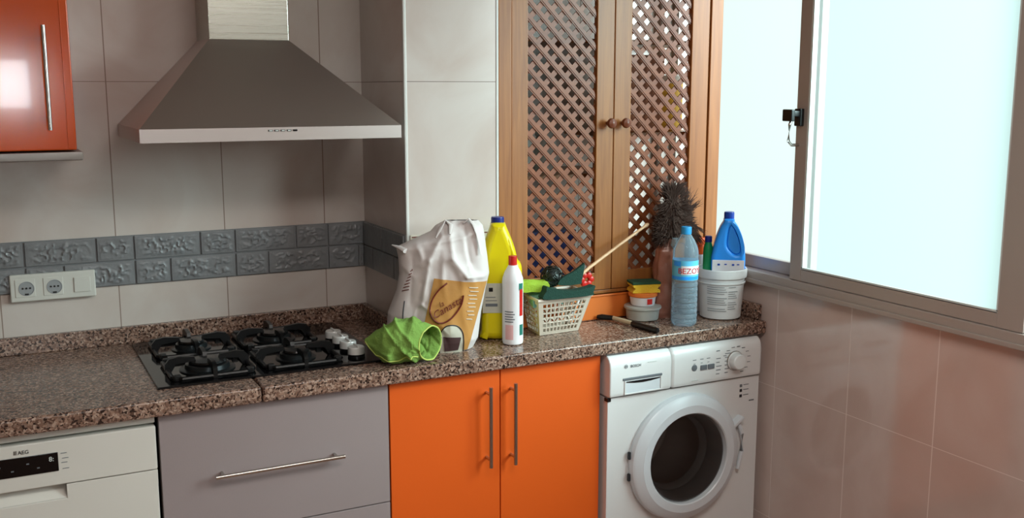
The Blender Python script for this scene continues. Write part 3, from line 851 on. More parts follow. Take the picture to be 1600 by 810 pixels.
CREASE = [((712, 366), (716, 402), .010, .010), ((716, 402), (738, 430), .012, .009), ((738, 430), (774, 434), .013, .007), ((700, 368), (680, 405), .008, .010),
          ((680, 405), (668, 470), .010, .008), ((655, 400), (650, 470), -.007, .010), ((748, 352), (762, 402), .010, .008), ((735, 360), (742, 410), -.009, .010),
          ((668, 440), (655, 505), -.008, .010), ((755, 445), (752, 510), -.006, .012), ((690, 380), (735, 372), .006, .006), ((640, 385), (672, 380), .007, .007),
          ((632, 410), (655, 430), .006, .008), ((618, 490), (640, 440), .007, .009), ((764, 450), (748, 530), .009, .007)]


def crease(a, z):
    n = 0
    for (p, q, A, w) in CREASE:
        px, pz = (p[0] - 695) / PXM, ZC + .001 + (545 - p[1]) / 528.0; qx, qz = (q[0] - 695) / PXM, ZC + .001 + (545 - q[1]) / 528.0
        dx, dz = qx - px, qz - pz; k = max(0, min(1, ((a - px) * dx + (z - pz) * dz) / (dx * dx + dz * dz)))
        d = math.hypot(a - px - dx * k, z - pz - dz * k)
        n += A * math.exp(-d / w) if d < 6 * w else 0
    return n


def wr(a, z, s):
    q = Vector((a * 9, z * 5, s * 3.1))
    n = noise.noise(q) * .010 + noise.noise(Vector((a * 26 + z * 9, z * 11, s))) * .0055
    n += crease(a, z) if s > 0 else -.01
    n += (max(0, 1 - abs(noise.noise(Vector((a * 14 + z * 5, z * 6, s + 8)))) * 7)) * .006
    k = min(1, (z - ZC) / .05)
    if s > 0: n *= 1 - .78 * math.exp(-(((a - .024) / .050) ** 4 + ((z - 1.05) / .055) ** 4))
    return n * (.35 + .65 * k)


def bpos(a, z, side=1, off=0.0):
    l, r, d = brow(z); c, w = (l + r) / 2, (r - l) / 2
    q = max(-1, min(1, (a - c) / w)); dep = d * (1 - abs(q) ** 2.6) ** .5
    dep = dep * side * (1 if side > 0 else .72) + wr(a, z, side) * (1 - abs(q) ** 4) + off
    return BO + BR * a + BD * dep + Vector((0, 0, z))


t = thing('plastic_bag', 'crumpled white plastic carrier bag with brown printed front, on worktop by the pillar', 'bag', (BO.x, BO.y, ZC))
g = G()
def bagf(u, v):
    z = RW[0][0] + (RW[-1][0] - RW[0][0]) * u
    l, r, d = brow(z); c, w = (l + r) / 2, (r - l) / 2
    th = v * 2 * PI
    a = c + w * math.cos(th); side = 1 if math.sin(th) >= 0 else -1
    return bpos(a, z, side)
g.grid(bagf, 96, 150, closed_v=True)
g.grid(lambda u, v: bpos(*(lambda l, r, d: (l + (r - l) * u, RW[0][0]))(*brow(RW[0][0])), 1) * v + bpos(*(lambda l, r, d: (l + (r - l) * u, RW[0][0]))(*brow(RW[0][0])), -1) * (1 - v), 20, 2)
g.done('bag_body', M['bag'], t, ang=180, merge=True)


def pa(px, py): return ((px - 695) / PXM, ZC + .001 + (545 - py) / 528.0)


def patch(cs, nu=20, nv=22, off=.0035):
    (A, B, C_, D) = [pa(*c) for c in cs]          # A top-left, B top-right, C bottom-right, D bottom-left
    def f(u, v):
        a = (A[0] * (1 - v) + B[0] * v) * (1 - u) + (D[0] * (1 - v) + C_[0] * v) * u
        z = (A[1] * (1 - v) + B[1] * v) * (1 - u) + (D[1] * (1 - v) + C_[1] * v) * u
        return bpos(a, z, 1, off + .002 * math.sin(v * PI))
    return G().grid(f, nu, nv)
pnl = patch([(687, 431), (770, 441), (738, 544), (668, 512)]).grid(lambda u, v: bpos(*[(pa(668, 512)[i] * (1 - v) + pa(738, 544)[i] * v) * (1 - u) + (pa(694, 543)[i] * (1 - v) + pa(736, 544)[i] * v) * u for i in (0, 1)], 1, .0035), 8, 18)
pnl = pnl.done('printed_panel', M['bagprint'], t, ang=180)
def strokef(pts, off=.0075): return [bpos(*pa(*p), 1, off) for p in catmull([(x, y, 0) for x, y in pts], 5, closed=False) for p in [(p[0], p[1])]]
G().tube(strokef([(707, 438), (695, 447), (684, 462), (680, 480), (688, 494), (701, 497), (716, 488), (728, 472), (732, 457)]), .0023, 6).done('oval_line', M['redbrown'], pnl)
a0, z0 = pa(687, 491)
ca, sa = math.cos(.52), math.sin(.52)
lettering('Canasta', .029, None, M['redbrown'], pnl, italic=.3, mapf=lambda x, y, z: bpos(a0 + x * ca - y * sa, z0 + x * sa + y * ca, 1, .0105 + z), name='bag_lettering')
a1, z1 = pa(696, 474)
lettering('la', .022, None, M['redbrown'], pnl, italic=.3, mapf=lambda x, y, z: bpos(a1 + x * ca - y * sa, z1 + x * sa + y * ca, 1, .0105 + z), name='bag_lettering')
# arch window with a basket picture
arch = [(694, 549), (694, 525), (697, 511), (704, 503), (713, 501), (723, 504), (730, 513), (732, 527), (731, 546)]
def fillarch(pts, off, m, nm, par):
    P = [pa(*p) for p in pts]; cx = sum(p[0] for p in P) / len(P); cz = sum(p[1] for p in P) / len(P)
    g_ = G(); n = len(P)
    def f(u, v):
        k = v * n; i = int(k) % n; q = k - int(k)
        ex, ez = P[i][0] * (1 - q) + P[(i + 1) % n][0] * q, P[i][1] * (1 - q) + P[(i + 1) % n][1] * q
        return bpos(cx + (ex - cx) * u, cz + (ez - cz) * u, 1, off)
    g_.grid(f, 6, 54)
    return g_.done(nm, m, par, ang=180)
ar = fillarch(arch, .0065, M['label_grey'], 'arch_picture', pnl)
G().tube(strokef(arch, .0078), .0015, 6).done('arch_line', M['dark_print'], pnl)
fillarch([(700, 519), (728, 521), (723, 542), (702, 543)], .0085, M['basketprint'], 'basket_picture', pnl)
for k in range(9):                                  # broken pale lettering down the right side of the panel
    px = 741 + (k % 2) * 2 - k * .6; py = 446 + k * 6
    G().tube(strokef([(px, py), (px + 6, py + 1), (px + 14 - k * .6, py + 2)], .0062), .0012, 5).done('pale_print', M['cream_dec'], pnl)
for k in range(7):                                  # small red-brown print on the left of the bag
    G().tube(strokef([(637 + k * 2.2, 452 - k * 5.0), (643 + k * 1.8, 450 - k * 5.0), (648 + k * .8, 449 - k * 5.0)], .003), .0011, 5).done('side_print', M['redbrown'], t)
G().tube(strokef([(638, 492), (639, 480), (641, 466)], .003), .0016, 5).done('side_print', M['dark_print'], t)
# handles standing up out of the mouth
G().tube([bpos(*pa(x, y), 1, .010) for x, y in [(733, 352), (742, 346), (750, 354), (755, 368), (758, 384), (760, 398)]], [.004, .008, .007, .006, .005, .003], 8, flat=.4).done('bag_handle', M['bag'], t)
G().tube([bpos(*pa(x, y), 1, .006) for x, y in [(690, 372), (698, 358), (706, 349), (714, 354), (712, 366)]], [.003, .007, .009, .007, .003], 8, flat=.5).done('bag_handle', M['bag'], t)
G().tube([bpos(*pa(x, y), 1, .0) for x, y in [(645, 392), (634, 388), (622, 386)]], [.014, .010, .003], 8, flat=.5).done('bag_corner', M['bag'], t)

# --- green microfibre cloth draped on the worktop edge
t = thing('cleaning_cloth', 'lime green microfibre cloth heaped on the worktop edge beside the hob', 'cloth', (.92, -.6, ZC))
CO = Vector((.905, -.592, 0)); CR = Vector((math.cos(.37), -math.sin(.37), 0)); CT = Vector((-math.sin(.37), -math.cos(.37), 0))
secs = [(578, 540, 2, .003, 0), (587, 543, 10, .014, 1), (598, 545, 20, .030, 3), (612, 544, 29, .044, 5), (628, 542, 34, .050, 7), (642, 541, 35, .053, 9), (656, 541, 33, .052, 12), (668, 543, 30, .049, 15), (680, 547, 27, .045, 18)]
def clothf(u, v):
    k = u * (len(secs) - 1); i = min(int(k), len(secs) - 2); q = k - i
    cx, cy, hh, hd, ta = [A * (1 - q) + B * q for A, B in zip(secs[i], secs[i + 1])]
    th = v * 2 * PI; s, co = math.sin(th), math.cos(th)
    e = .8 if u < .8 else 1
    sx = math.copysign(abs(co) ** e, co); sz = math.copysign(abs(s) ** e, s)
    a = (cx - 640) / 570 - ta / 570 * sx; z_ = ZC + .002 + (576 - cy) / 562 + hh / 562 * sz
    p_ = CO + CR * a + CT * (hd * sx) + Vector((0, 0, z_))
    w_ = noise.noise(Vector((a * 34, z_ * 16, v * 3))) * .011 + noise.noise(p_ * 55) * .004
    rdg = max(0, 1 - abs(noise.noise(Vector((a * 20 + z_ * 16, z_ * 5, 3.3)))) * 5) * .008
    w_ = (w_ + rdg) * min(1, u * 3.5) * (1 if u < .85 else .45)
    p_ += (CT * co + Vector((0, 0, s))) * w_
    if s < -.3 and co > 0: p_ += CT * (.010 * math.sin(a * 95) * min(1, u * 3)); p_.z += .004 * math.sin(a * 95)
    p_.z = max(p_.z, ZC + .0045)
    return p_
ck = G().grid(clothf, 72, 84, closed_v=True).done('cloth_body', M['green_cloth'], t, ang=180)
md = ck.modifiers.new('thick', 'SOLIDIFY'); md.thickness = .003; md.offset = -1
G().tube([clothf(1, v / 60) for v in range(60)], .0022, 6, closed=True).tube([clothf(u / 60, .885) for u in range(1, 56)], .0019, 6).done('hem', M['hem'], t)

# --- bottles
def bottle(name, label, cat, c, prof, m, seg=40, sx=1, sy=1, part='body'):
    tt = thing(name, label, cat, (c[0], c[1], S0))
    G().lathe(prof, (c[0], c[1], S0), seg=seg, sx=sx, sy=sy, rot=-YAW).done(part, m, tt)
    return tt


def wrap(c, r, z0, z1, a0_, a1_, m, name, parent, off=.0006):
    """label patch on a round body, angles measured from the direction facing the camera (positive to the right)"""
    vdir = math.atan2(cam.location.y - c[1], cam.location.x - c[0])
    def f(u, v):
        th = vdir + (a0_ + (a1_ - a0_) * v); return (c[0] + (r + off) * math.cos(th), c[1] + (r + off) * math.sin(th), z0 + (z1 - z0) * u)
    return G().grid(f, 3, 18).done(name, m, parent, ang=180)


def wraptext(body, size, c, r, z0, acen, m, parent, name='lettering', off=.0012):
    vdir = math.atan2(cam.location.y - c[1], cam.location.x - c[0])
    def mp(x, y, z):
        th = vdir + acen + x / r; return Vector((c[0] + (r + off + z) * math.cos(th), c[1] + (r + off + z) * math.sin(th), z0 + y))
    return lettering(body, size, None, m, parent, mapf=mp, align='CENTER', name=name)


c = (1.267, -.537)
t = bottle('bleach_bottle', 'white round bottle with red cap, in front of the yellow jug', 'bottle', c,
           [(.026, 0), (.0298, .003), (.031, .010), (.0308, .172), (.0312, .186), (.030, .198), (.024, .216), (.016, .230), (.0115, .238), (.0115, .242), (0, .242)], M['white_pl'])
G().lathe([(.0125, .236), (.0125, .262), (.0115, .2635), (0, .264)], (c[0], c[1], S0), seg=28).done('cap', M['red'], t)
wrap(c, .031, S0 + .088, S0 + .168, .70, 1.15, M['red'], 'red_flash', t)
wrap(c, .031, S0 + .030, S0 + .062, .70, 1.2, M['teal'], 'teal_flash', t)
wrap(c, .031, S0 + .165, S0 + .185, .62, 1.15, M['teal'], 'teal_flash', t)
wrap(c, .031, S0 + .018, S0 + .062, -.75, .05, M['pinkprint'], 'pink_print', t)
for k, w_ in enumerate(('ACIDO', 'BAÑO', 'WC')):
    wraptext(w_, .011, c, .031, S0 + .095 - k * .012, -.35, M['grey_print'], t, 'bottle_lettering') if False else None
for k in range(5):
    wrap(c, .031, S0 + .070 + k * .0075, S0 + .073 + k * .0075, -.8, .05 + .15 * (k % 2), M['grey_print'], 'print_line', t, .0009)
for dz in (.165, .135):
    vd = math.atan2(cam.location.y - c[1], cam.location.x - c[0])

# yellow jug: moulded slab body with handle on the right
c = (1.262, -.452); yw = -.42
t = thing('yellow_jug', 'tall yellow bleach jug with navy cap, behind the white bottle', 'jug', (c[0], c[1], S0))
ol = catmull([(-.048, .004), (-.052, .03), (-.050, .13), (-.051, .22), (-.044, .28), (-.026, .335), (-.0185, .352), (.0165, .352), (.026, .335), (.046, .285), (.058, .24), (.068, .225), (.070, .18), (.069, .03), (.064, .004)], 6)
slab('body', ol, [], .082, .022, M['yellow'], t, (c[0], c[1], S0), yw)
rotm = Matrix.Translation((c[0], c[1], S0)) @ Matrix.Rotation(yw, 4, 'Z')
def jp(a, h, d=0): return rotm @ Vector((a, -d, h))
G().lathe([(.0195, .348), (.0195, .366), (.018, .369), (0, .3695)], jp(-.002, 0), seg=28).done('cap', M['navy'], t)
G().tube([jp(.016, .335, .020), jp(.030, .300, .030), (jp(.042, .255, .032)), jp(.048, .205, .026)], [.007, .009, .010, .008], 10).done('handle', M['yellow'], t)
lb = G().box(-.049, .066, -.0425, -.040, .085, .175, .001); lb = lb.done('label', M['label_grey'], None)
for v in lb.data.vertices: v.co = rotm @ v.co
lb.data.transform(Matrix.Translation(-Vector(t['_o']))); lb.parent = t
for k, (z0_, z1_, a_, b_, m_) in enumerate(((.105, .114, -.040, -.004, 'grey_print'), (.122, .124, -.040, -.006, 'grey_print'), (.132, .134, -.04, -.01, 'grey_print'), (.150, .162, -.030, -.018, 'black'))):
    q = G().box(a_, b_, -.0435, -.0424, z0_, z1_, .0005).done('label_print', M[m_], None)
    for v in q.data.vertices: v.co = rotm @ v.co
    q.data.transform(Matrix.Translation(-Vector(t['_o']))); q.parent = t

# --- cream basket with its contents
BC = [(1.383, -.492), (1.523, -.484), (1.530, -.398), (1.390, -.404)]       # base corners FL FR BR BL
TC = [(1.352, -.540), (1.545, -.526), (1.556, -.388), (1.365, -.392)]
BZ0, BZ1 = ZC + .001, 1.032
t = thing('plastic_basket', 'cream perforated plastic basket holding sponges, on worktop before the lattice doors', 'basket', (1.456, -.45, ZC))


def bwall(i, nc, nr):
    j = (i + 1) % 4
    def P(u, v):  # u along, v up
        b_ = Vector((*BC[i], BZ0)) * (1 - u) + Vector((*BC[j], BZ0)) * u
        q = Vector((*TC[i], BZ1)) * (1 - u) + Vector((*TC[j], BZ1)) * u
        return b_ * (1 - v) + q * v
    g_ = G(); m0, m1 = .07, .93; z0_, z1_ = .07, .90
    vs, fs = [], []
    def quad(a, b, c_, d):
        n_ = len(vs); vs.extend((a, b, c_, d)); fs.append((n_, n_ + 1, n_ + 2, n_ + 3))
    quad(P(0, 0), P(1, 0), P(1, z0_), P(0, z0_)); quad(P(0, z1_), P(1, z1_), P(1, 1), P(0, 1))
    quad(P(0, z0_), P(m0, z0_), P(m0, z1_), P(0, z1_)); quad(P(m1, z0_), P(1, z0_), P(1, z1_), P(m1, z1_))
    for a in range(nc):
        for b in range(nr):
            u0, u1 = m0 + (m1 - m0) * a / nc, m0 + (m1 - m0) * (a + 1) / nc
            v0, v1 = z0_ + (z1_ - z0_) * b / nr, z0_ + (z1_ - z0_) * (b + 1) / nr
            du, dv = (u1 - u0), (v1 - v0)
            e = .15 if b not in (2,) else .27
            iu0, iu1, iv0, iv1 = u0 + du * e, u1 - du * e, v0 + dv * .13, v1 - dv * .13
            sk = du * .28 * (1 if a % 2 else -1) if b == 2 else 0
            O = [P(u0, v0), P(u1, v0), P(u1, v1), P(u0, v1)]
            I = [P(iu0 - sk, iv0), P(iu1 - sk, iv0), P(iu1 + sk, iv1), P(iu0 + sk, iv1)]
            for k in range(4): quad(O[k], O[(k + 1) % 4], I[(k + 1) % 4], I[k])
    g_.poly(vs, fs)
    return g_
g = bwall(0, 10, 6)
for i, nc in ((1, 5), (2, 10), (3, 5)):
    o_ = bwall(i, nc, 6); me_ = bpy.data.meshes.new('t'); o_.bm.to_mesh(me_); g.bm.from_mesh(me_); bpy.data.meshes.remove(me_)
g.poly([(*q, BZ0) for q in BC], [(0, 1, 2, 3)])
bk = g.done('basket_wall', M['basket'], t, smooth=False, merge=True)
md = bk.modifiers.new('thick', 'SOLIDIFY'); md.thickness = .0022; md.offset = 0
TCo = [Vector((*q, BZ1)) for q in TC]
G().tube([TCo[0], (TCo[0] + TCo[1]) / 2, TCo[1], (TCo[1] + TCo[2]) / 2, TCo[2], (TCo[2] + TCo[3]) / 2, TCo[3], (TCo[0] + TCo[3]) / 2], .0052, 8, closed=True).done('rim', M['basket'], t)


def pad(name, c_, a, b, th, rz, rx, ry, m, label, cat, bend=0.0, group=None, crop=True):
    g_ = G(); mx = Matrix.Translation(c_) @ Matrix.Rotation(rz, 4, 'Z') @ Matrix.Rotation(rx, 4, 'X') @ Matrix.Rotation(ry, 4, 'Y')
    b_ = bmesh.new(); bmesh.ops.create_cube(b_, size=1)
    bmesh.ops.subdivide_edges(b_, edges=b_.edges[:], cuts=9, use_grid_fill=True)
    for v in b_.verts:
        x, y_, z_ = v.co
        v.co = Vector((x * a, y_ * b, z_ * th + bend * (2 * x) ** 2))
        v.co += Vector((0, 0, noise.noise(v.co * 60) * th * .18))
    g_.add(b_, mx)
    return tag(g_.done(name, m), label, cat, group)
t2 = pad('lime_sponge', (1.372, -.475, 1.066), .085, .060, .022, -.35, .12, .04, M['lime'], 'lime green sponge lying at the left end of the cream basket', 'sponge')
pad('aqua_cloth', (1.405, -.482, 1.034), .095, .075, .026, -.2, .2, -.08, M['aqua'], 'crumpled pale aqua cloth under the lime sponge in the basket', 'cloth', bend=-.006)
def outline_pad(pts, ya, yb, lean, label):
    P = catmull([(a, b, 0) for a, b in pts], 6)
    g_ = G().prism([(p[0], p[1]) for p in P], lambda a, b, d: (a, d + lean * (b - 1.05), b), ya, yb)
    o_ = g_.done('scouring_pad', M['scour'], None, smooth=False)
    md_ = o_.modifiers.new('soft', 'BEVEL'); md_.width = .003; md_.segments = 2; md_.limit_method = 'ANGLE'
    return tag(o_, label, 'scouring pad')
outline_pad([(1.366, 1.0375), (1.450, 1.0345), (1.532, 1.0355), (1.540, 1.045), (1.550, 1.062), (1.525, 1.058), (1.480, 1.054), (1.440, 1.057), (1.405, 1.064), (1.384, 1.073), (1.378, 1.060)], -.545, -.515, .4,
            'long dark green scouring pad curving along the front rim of the basket')
outline_pad([(1.450, 1.064), (1.520, 1.062), (1.530, 1.072), (1.541, 1.098), (1.548, 1.122), (1.540, 1.118), (1.505, 1.100), (1.470, 1.088), (1.452, 1.078)], -.500, -.489, .3,
            'smaller dark green scouring pad standing up against the wooden stick')
# steel wool ball of loose coils
g = G(); random.seed(3)
for k in range(26):
    ax_ = Vector((random.uniform(-1, 1), random.uniform(-1, 1), random.uniform(-1, 1))).normalized(); o1 = ax_.orthogonal().normalized(); o2 = ax_.cross(o1)
    rr = random.uniform(.026, .035); off_ = ax_ * random.uniform(-.014, .014)
    g.tube([Vector((1.440, -.462, 1.088)) + off_ + o1 * rr * math.cos(a) + o2 * rr * math.sin(a) * .9 + ax_ * .002 * math.sin(7 * a) for a in [i * 2 * PI / 22 for i in range(22)]], .0013, 4, closed=True)
b_ = bmesh.new(); bmesh.ops.create_icosphere(b_, subdivisions=3, radius=.027)
for v in b_.verts: v.co *= 1 + noise.noise(v.co * 200) * .12
g.add(b_, Matrix.Translation((1.440, -.462, 1.088)))
tag(g.done('steel_wool', M['wool']), 'ball of grey steel wool resting on the scouring pads', 'steel wool')
# wooden stick
tag(G().tube([(1.500, -.470, 1.058), (1.585, -.446, 1.101), (1.70, -.428, 1.158), (1.812, -.412, 1.212), (1.822, -.411, 1.217), (1.830, -.410, 1.220)], [.0055, .0055, .005, .0045, .0078, .005], 10).done('wooden_stick', M['beech']),
    'pale wooden stick leaning diagonally out of the cream basket', 'stick')
# red flower-shaped brush head
t = thing('red_brush', 'small red lobed washing-up brush behind the scouring pads', 'brush', (1.585, -.42, 1.02))
g = G()
for k in range(6):
    a = k * PI / 3
    g.lathe([(0, -.010), (.009, -.006), (.011, 0), (.009, .006), (0, .010)], (1.590 + .017 * math.cos(a), -.420, 1.058 + .015 * math.sin(a)), '-Y', 14)
g.done('brush_head', M['red'], t)
G().tube([(1.590, -.42, 1.05), (1.560, -.430, 1.00), (1.510, -.440, .93)], .004, 8).done('handle', M['white_pl'], t)

# --- tubs with sponge
c = (1.797, -.436)
t = thing('plastic_tub', 'wide shallow clear tub with cloudy rim, lowest of the tub stack', 'tub', (*c, S0))
G().lathe([(.048, 0), (.052, .003), (.056, .038), (.0575, .040), (.0575, .042), (.053, .041), (.049, .006), (0, .005)], (*c, S0), seg=48).done('bowl', M['tubclear'], t)
G().lathe([(.0585, .036), (.061, .038), (.061, .044), (.056, .0465), (0, .0465)], (*c, S0), seg=48).done('lid', M['tubclear'], t)
S1 = S0 + .047
t = thing('plastic_tub', 'small white tub with orange lid stacked on the clear tub', 'tub', (*c, S1))
G().lathe([(.036, 0), (.039, .003), (.044, .034), (.0445, .036), (0, .036)], (c[0], c[1], S1), seg=44).done('pot', M['white_pl'], t)
G().lathe([(.0455, .030), (.0475, .032), (.0475, .041), (.044, .044), (0, .044)], (c[0], c[1], S1), seg=44).done('lid', M['orange_lid'], t)
wrap((c[0], c[1]), .0425, S1 + .008, S1 + .026, .35, .8, M['red'], 'label_patch', t)
S2 = S1 + .0445
t = thing('dish_sponge', 'yellow dish sponge with green scouring top, on the orange tub lid', 'sponge', (c[0], c[1], S2))
rz = -.28
mx = Matrix.Translation((c[0] + .004, c[1], S2)) @ Matrix.Rotation(rz, 4, 'Z')
oy = [(-.048, .000), (.044, .000), (.044, .008), (.034, .014), (.044, .021), (.046, .027), (-.048, .027), (-.046, .020), (-.038, .014), (-.047, .007)]
G().prism(oy, lambda a, b_, d_: mx @ Vector((a, d_, b_)), -.033, .033).done('foam', M['sponge'], t, smooth=False)
G().box(-.049, .047, -.034, .034, .0275, .035, .002, mx=mx).done('scourer', M['pad'], t)
# --- tool lying on the worktop
t = thing('handled_tool', 'tool with cream middle and black ends lying in front of the tubs', 'tool', (1.70, -.50, ZC))
P0, P1, P2, P3 = Vector((1.655, -.385, ZC + .011)), Vector((1.690, -.425, ZC + .011)), Vector((1.705, -.515, ZC + .010)), Vector((1.718, -.637, ZC + .010))
G().tube([P1, P1 * .5 + P2 * .5, P2], [.007, .0075, .0075], 12).done('shaft', M['handle_cream'], t)
G().tube([P2, P2 * .97 + P3 * .03, P3 * .95 + P2 * .05, P3], [.008, .010, .0095, .006], 12).done('grip', M['black'], t)
G().tube([P0, P0 * .7 + P1 * .3, P1], [.006, .010, .008], 12).done('tip', M['black'], t)

# --- water bottle
c = (1.866, -.568); zb_ = S0
prof = [(0, .006), (.020, .003), (.033, 0), (.039, .006)]
z = .012
while z < .150:
    prof += [(.0405, z), (.0405, z + .008), (.0388, z + .011), (.0405, z + .014)]; z += .017
prof += [(.0405, .160), (.0405, .232), (.040, .240), (.036, .256), (.027, .274), (.0165, .290), (.0145, .294), (.0145, .300), (0, .300)]
t = bottle('water_bottle', 'clear plastic water bottle with blue label and cap, before the white bucket', 'bottle', c, prof, M['pet'])
G().lathe([(.016, .293), (.0165, .295), (.0165, .314), (.015, .316), (0, .316)], (*c, S0), seg=28).done('cap', M['bluecap'], t)
lbz0, lbz1 = S0 + .150, S0 + .212
G().lathe([(.0412, .150), (.0412, .212)], (*c, S0), seg=40, caps=False).done('label', M['bluelabel'], t)
wrap(c, .0412, lbz0 + .002, lbz0 + .012, -1.4, 1.4, M['bluejug'], 'label_band', t)
wrap(c, .0412, lbz0 + .018, lbz0 + .046, -.30, 1.5, M['white_pl'], 'label_patch', t)
wraptext('BEZOYA', .025, c, .0412, lbz0 + .022, .60, M['redletter'], t, 'label_lettering')
wrap(c, .0412, lbz0 + .045, lbz0 + .060, -1.0, -.35, M['bluejug'], 'label_mark', t)
for k in range(6):
    wrap(c, .0405, S0 + .078 + k * .010, S0 + .0805 + k * .010, .30, .85, M['grey_print'], 'print_line', t, .0006)

# --- white bucket full of bottles
c = (2.046, -.524)
t = thing('white_bucket', 'white plastic bucket with wide rim, at the window end of the worktop', 'bucket', (*c, S0))
G().lathe([(0, .002), (.060, 0), (.0665, .004), (.076, .140), (.0775, .150), (.0742, .150), (.063, .008), (0, .007)], (*c, S0), seg=56).done('bucket_wall', M['bucketw'], t)
G().lathe([(.0765, .136), (.0815, .137), (.0825, .142), (.083, .162), (.081, .166), (.0765, .165), (.0755, .150)], (*c, S0), seg=56, caps=False).lathe([(.077, .118), (.079, .119), (.079, .123), (.0765, .124)], (*c, S0), seg=56, caps=False).done('rim', M['bucketw'], t)
for k in range(12):
    rr = .0668 + (.030 + k * .0072) / .14 * .0095
    for (a_, b_) in ((-.62, .28), (.34, .80)):
        if (k * 7 + int(a_ * 10)) % 5 == 3: continue
        wrap(c, rr, S0 + .030 + k * .0072, S0 + .0325 + k * .0072, a_, b_ - .06 * (k % 3), M['soft_print'], 'print_line', t, .0012)
# blue jug in the bucket
jc = Vector((2.067, -.528, S0 + .012)); yw = -.62
t = thing('blue_jug', 'bright blue handled jug with dark blue cap, standing in the bucket', 'jug', tuple(jc))
ol = catmull([(-.024, .0), (-.038, .006), (-.043, .03), (-.046, .10), (-.0535, .150), (-.0540, .185), (-.049, .215), (-.041, .250), (-.029, .285), (-.018, .305), (-.0145, .314), (.0145, .314), (.018, .305), (.030, .288), (.044, .255), (.052, .218), (.0550, .185), (.0545, .150), (.047, .10), (.043, .03), (.038, .006), (.024, 0)], 5)
hole = catmull([(.004, .290), (.014, .286), (.027, .262), (.038, .228), (.038, .206), (.026, .199), (.010, .206), (-.004, .226), (-.003, .262)], 4)
slab('body', ol, [hole], .056, .012, M['bluejug'], t, tuple(jc), yw)
rj = Matrix.Translation(jc) @ Matrix.Rotation(yw, 4, 'Z')
slab('handle_recess', hole, [], .042, .004, M['bluejug'], t, tuple(jc), yw)
G().lathe([(.0155, .308), (.0165, .312), (.0165, .332), (.0150, .336), (0, .336)], tuple(jc), seg=28).done('cap', M['bluejugcap'], t)
q = G().box(-.0510, .0515, -.0295, -.0272, .12, .180, .001, mx=rj).done('label', M['white_pl'], t)
for k, a_ in enumerate((-.034, -.012, .012, .028)):
    G().box(a_, a_ + .008, -.0305, -.029, .162 + .002 * (k % 2), .168, .001, mx=rj).done('label_mark', M['bluejugcap'], t)
# green bottle and orange sprayer in the bucket, behind
c2 = (2.020, -.484)
t = thing('green_bottle', 'slim green bottle with navy cap, between orange sprayer and blue jug', 'bottle', (*c2, S0 + .012))
G().lathe([(.014, 0), (.0165, .004), (.0165, .195), (.0155, .215), (.0105, .232), (.0105, .238), (0, .238)], (*c2, S0 + .012), seg=28).done('body', M['green_pl'], t)
G().lathe([(.0118, .234), (.0118, .252), (.010, .254), (0, .254)], (*c2, S0 + .012), seg=24).done('cap', M['navy'], t)
c3 = (2.034, -.426)
t = thing('spray_bottle', 'white spray bottle with orange trigger head, behind the water bottle', 'spray bottle', (*c3, S0))
G().lathe([(.014, 0), (.0165, .003), (.0165, .150), (.0155, .175), (.011, .195), (.010, .200), (0, .200)], (*c3, S0), seg=28).done('body', M['white_pl'], t)
G().lathe([(.0115, .196), (.0125, .200), (.012, .225), (.009, .232), (0, .232)], (*c3, S0), seg=24).box(c3[0] - .018, c3[0] + .018, c3[1] - .012, c3[1] + .010, S0 + .226, S0 + .252, .006, 3).tube([(c3[0] - .012, c3[1] - .006, S0 + .240), (c3[0] - .026, c3[1] - .008, S0 + .225), (c3[0] - .028, c3[1] - .008, S0 + .205)], [.005, .004, .003], 8).done('trigger_head', M['orange_sp'], t)

# --- pinkish wrapped pack and duster
pc = Vector((1.890, -.440, S0))
t = thing('wrapped_pack', 'pinkish brown plastic-wrapped pack standing behind the water bottle', 'pack', tuple(pc))
def packf(u, v):
    z_ = .262 * u; th = v * 2 * PI
    w_ = .052 * (1 - .25 * u) * (1 if u > .04 else .85) * (1 - max(0, u - .85) * 4.5)
    q = Vector((w_ * math.copysign(abs(math.cos(th)) ** .7, math.cos(th)) * 1.0, w_ * .72 * math.copysign(abs(math.sin(th)) ** .8, math.sin(th)), z_))
    n_ = noise.noise(Vector((th * 2, z_ * 9, 4))) * .006 + noise.noise(q * 40) * .004
    q += Vector((math.cos(th), math.sin(th), 0)) * n_
    return pc + Matrix.Rotation(-.5, 3, 'Z') @ q
g = G().grid(packf, 40, 48, closed_v=True); g.done('wrapper', M['pinkpack'], t, ang=180)
g = thing('clear_nozzle', 'cloudy grey plastic spout above the pinkish pack, left of the blue cap', 'nozzle', (1.868, -.505, S0))
G().lathe([(.012, 0), (.014, .002), (.014, .19), (.012, .21), (.010, .214), (0, .214)], (1.884, -.496, S0), seg=24).done('body', M['greyclear'], g)
G().lathe([(.0115, .212), (.012, .232), (.020, .245), (.016, .268), (0, .270)], (1.884, -.496, S0), seg=24).done('spout', M['greyclear'], g)

t = thing('feather_duster', 'dark brown feather duster standing upright behind the bottles', 'duster', (1.945, -.435, S0))
G().tube([(1.945, -.428, S0 + .001), (1.942, -.428, S0 + .15), (1.935, -.430, 1.18)], .006, 10).done('handle', M['black'], t)
random.seed(11)
g = G()
cc = Vector((1.925, -.438, 1.235))
def halfw(z): return max(.008, .072 * min(1, (1.375 - z) / .17) ** .8)
def axisx(z): return 1.918 - .012 * (z - 1.17) / .2
b_ = bmesh.new(); bmesh.ops.create_icosphere(b_, subdivisions=5, radius=1)
for v in b_.verts:
    n_ = 1 + noise.noise(v.co * 3) * .25 + noise.noise(v.co * 8) * .22
    z_ = cc.z + v.co.z * .085; w_ = halfw(z_) * .85
    v.co = Vector((axisx(z_) + v.co.x * w_ * n_, cc.y + v.co.y * w_ * .5 * n_, z_ + noise.noise(v.co * 6) * .01))
g.add(b_)
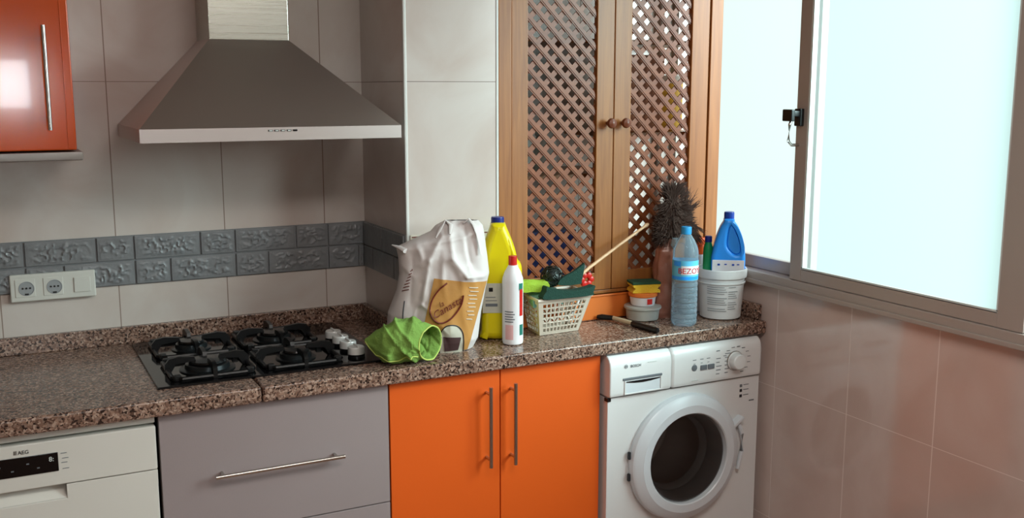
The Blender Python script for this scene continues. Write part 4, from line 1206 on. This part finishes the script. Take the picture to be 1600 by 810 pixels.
def feather(base, dirv, ln, w_, curl):
    side = dirv.cross(Vector((random.uniform(-.4, .4), -1, random.uniform(-.3, .3)))).normalized(); n = 7
    vs = []; p_ = base.copy(); d_ = dirv.copy()
    for i in range(n + 1):
        k = i / n; ww = w_ * (.35 + 1.3 * k - 1.5 * k * k)
        jag = .75 + .5 * random.random()
        vs += [p_ + side * ww * jag, p_ - side * ww * jag]
        d_ = (d_ + curl * (ln / n) * 9).normalized(); p_ = p_ + d_ * (ln / n)
    vs = [Vector((v_.x, min(v_.y, -.398), v_.z)) for v_ in vs]
    g.poly(vs, [(2 * i, 2 * i + 1, 2 * i + 3, 2 * i + 2) for i in range(n)])
for k in range(2600):
    z_ = 1.165 + .175 * random.random() ** 1.2; a = random.uniform(0, 2 * PI); w_ = halfw(z_) * .8
    s_ = Vector((axisx(z_) + math.cos(a) * w_, cc.y + math.sin(a) * w_ * .5, z_))
    up = .9 if z_ > 1.30 else random.uniform(-1.1, .5)
    dd = Vector((math.cos(a) + .25, math.sin(a) * .5, up)).normalized()
    lock = noise.noise(s_ * 30)
    feather(s_, dd, random.uniform(.016, .040), random.uniform(.0008, .0026), Vector((random.uniform(-.6, .6) + lock * 3, random.uniform(-.5, .5), random.uniform(-1.6, .3) + lock * 2)))
for (bx, bz, dx, dz, ln) in ((1.895, 1.27, -.05, 1, .10), (1.905, 1.28, -.15, 1, .09), (1.95, 1.27, .35, .9, .075), (1.96, 1.25, .6, .7, .07), (1.97, 1.22, .8, -.5, .075), (1.975, 1.20, .7, -.8, .08), (1.98, 1.19, .8, -.7, .07)):
    for k in range(26):
        feather(Vector((bx + random.uniform(-.012, .012), -.44 + random.uniform(-.01, .01), bz)), Vector((dx + random.uniform(-.12, .12), random.uniform(-.2, .1), dz)).normalized(), ln * random.uniform(.6, 1.05), .0018, Vector((random.uniform(-1.2, 1.2), 0, random.uniform(-1, .4))))
g.done('feathers', M['feather'], t, smooth=False)

for o in bpy.data.objects:
    if '_o' in o: del o['_o']
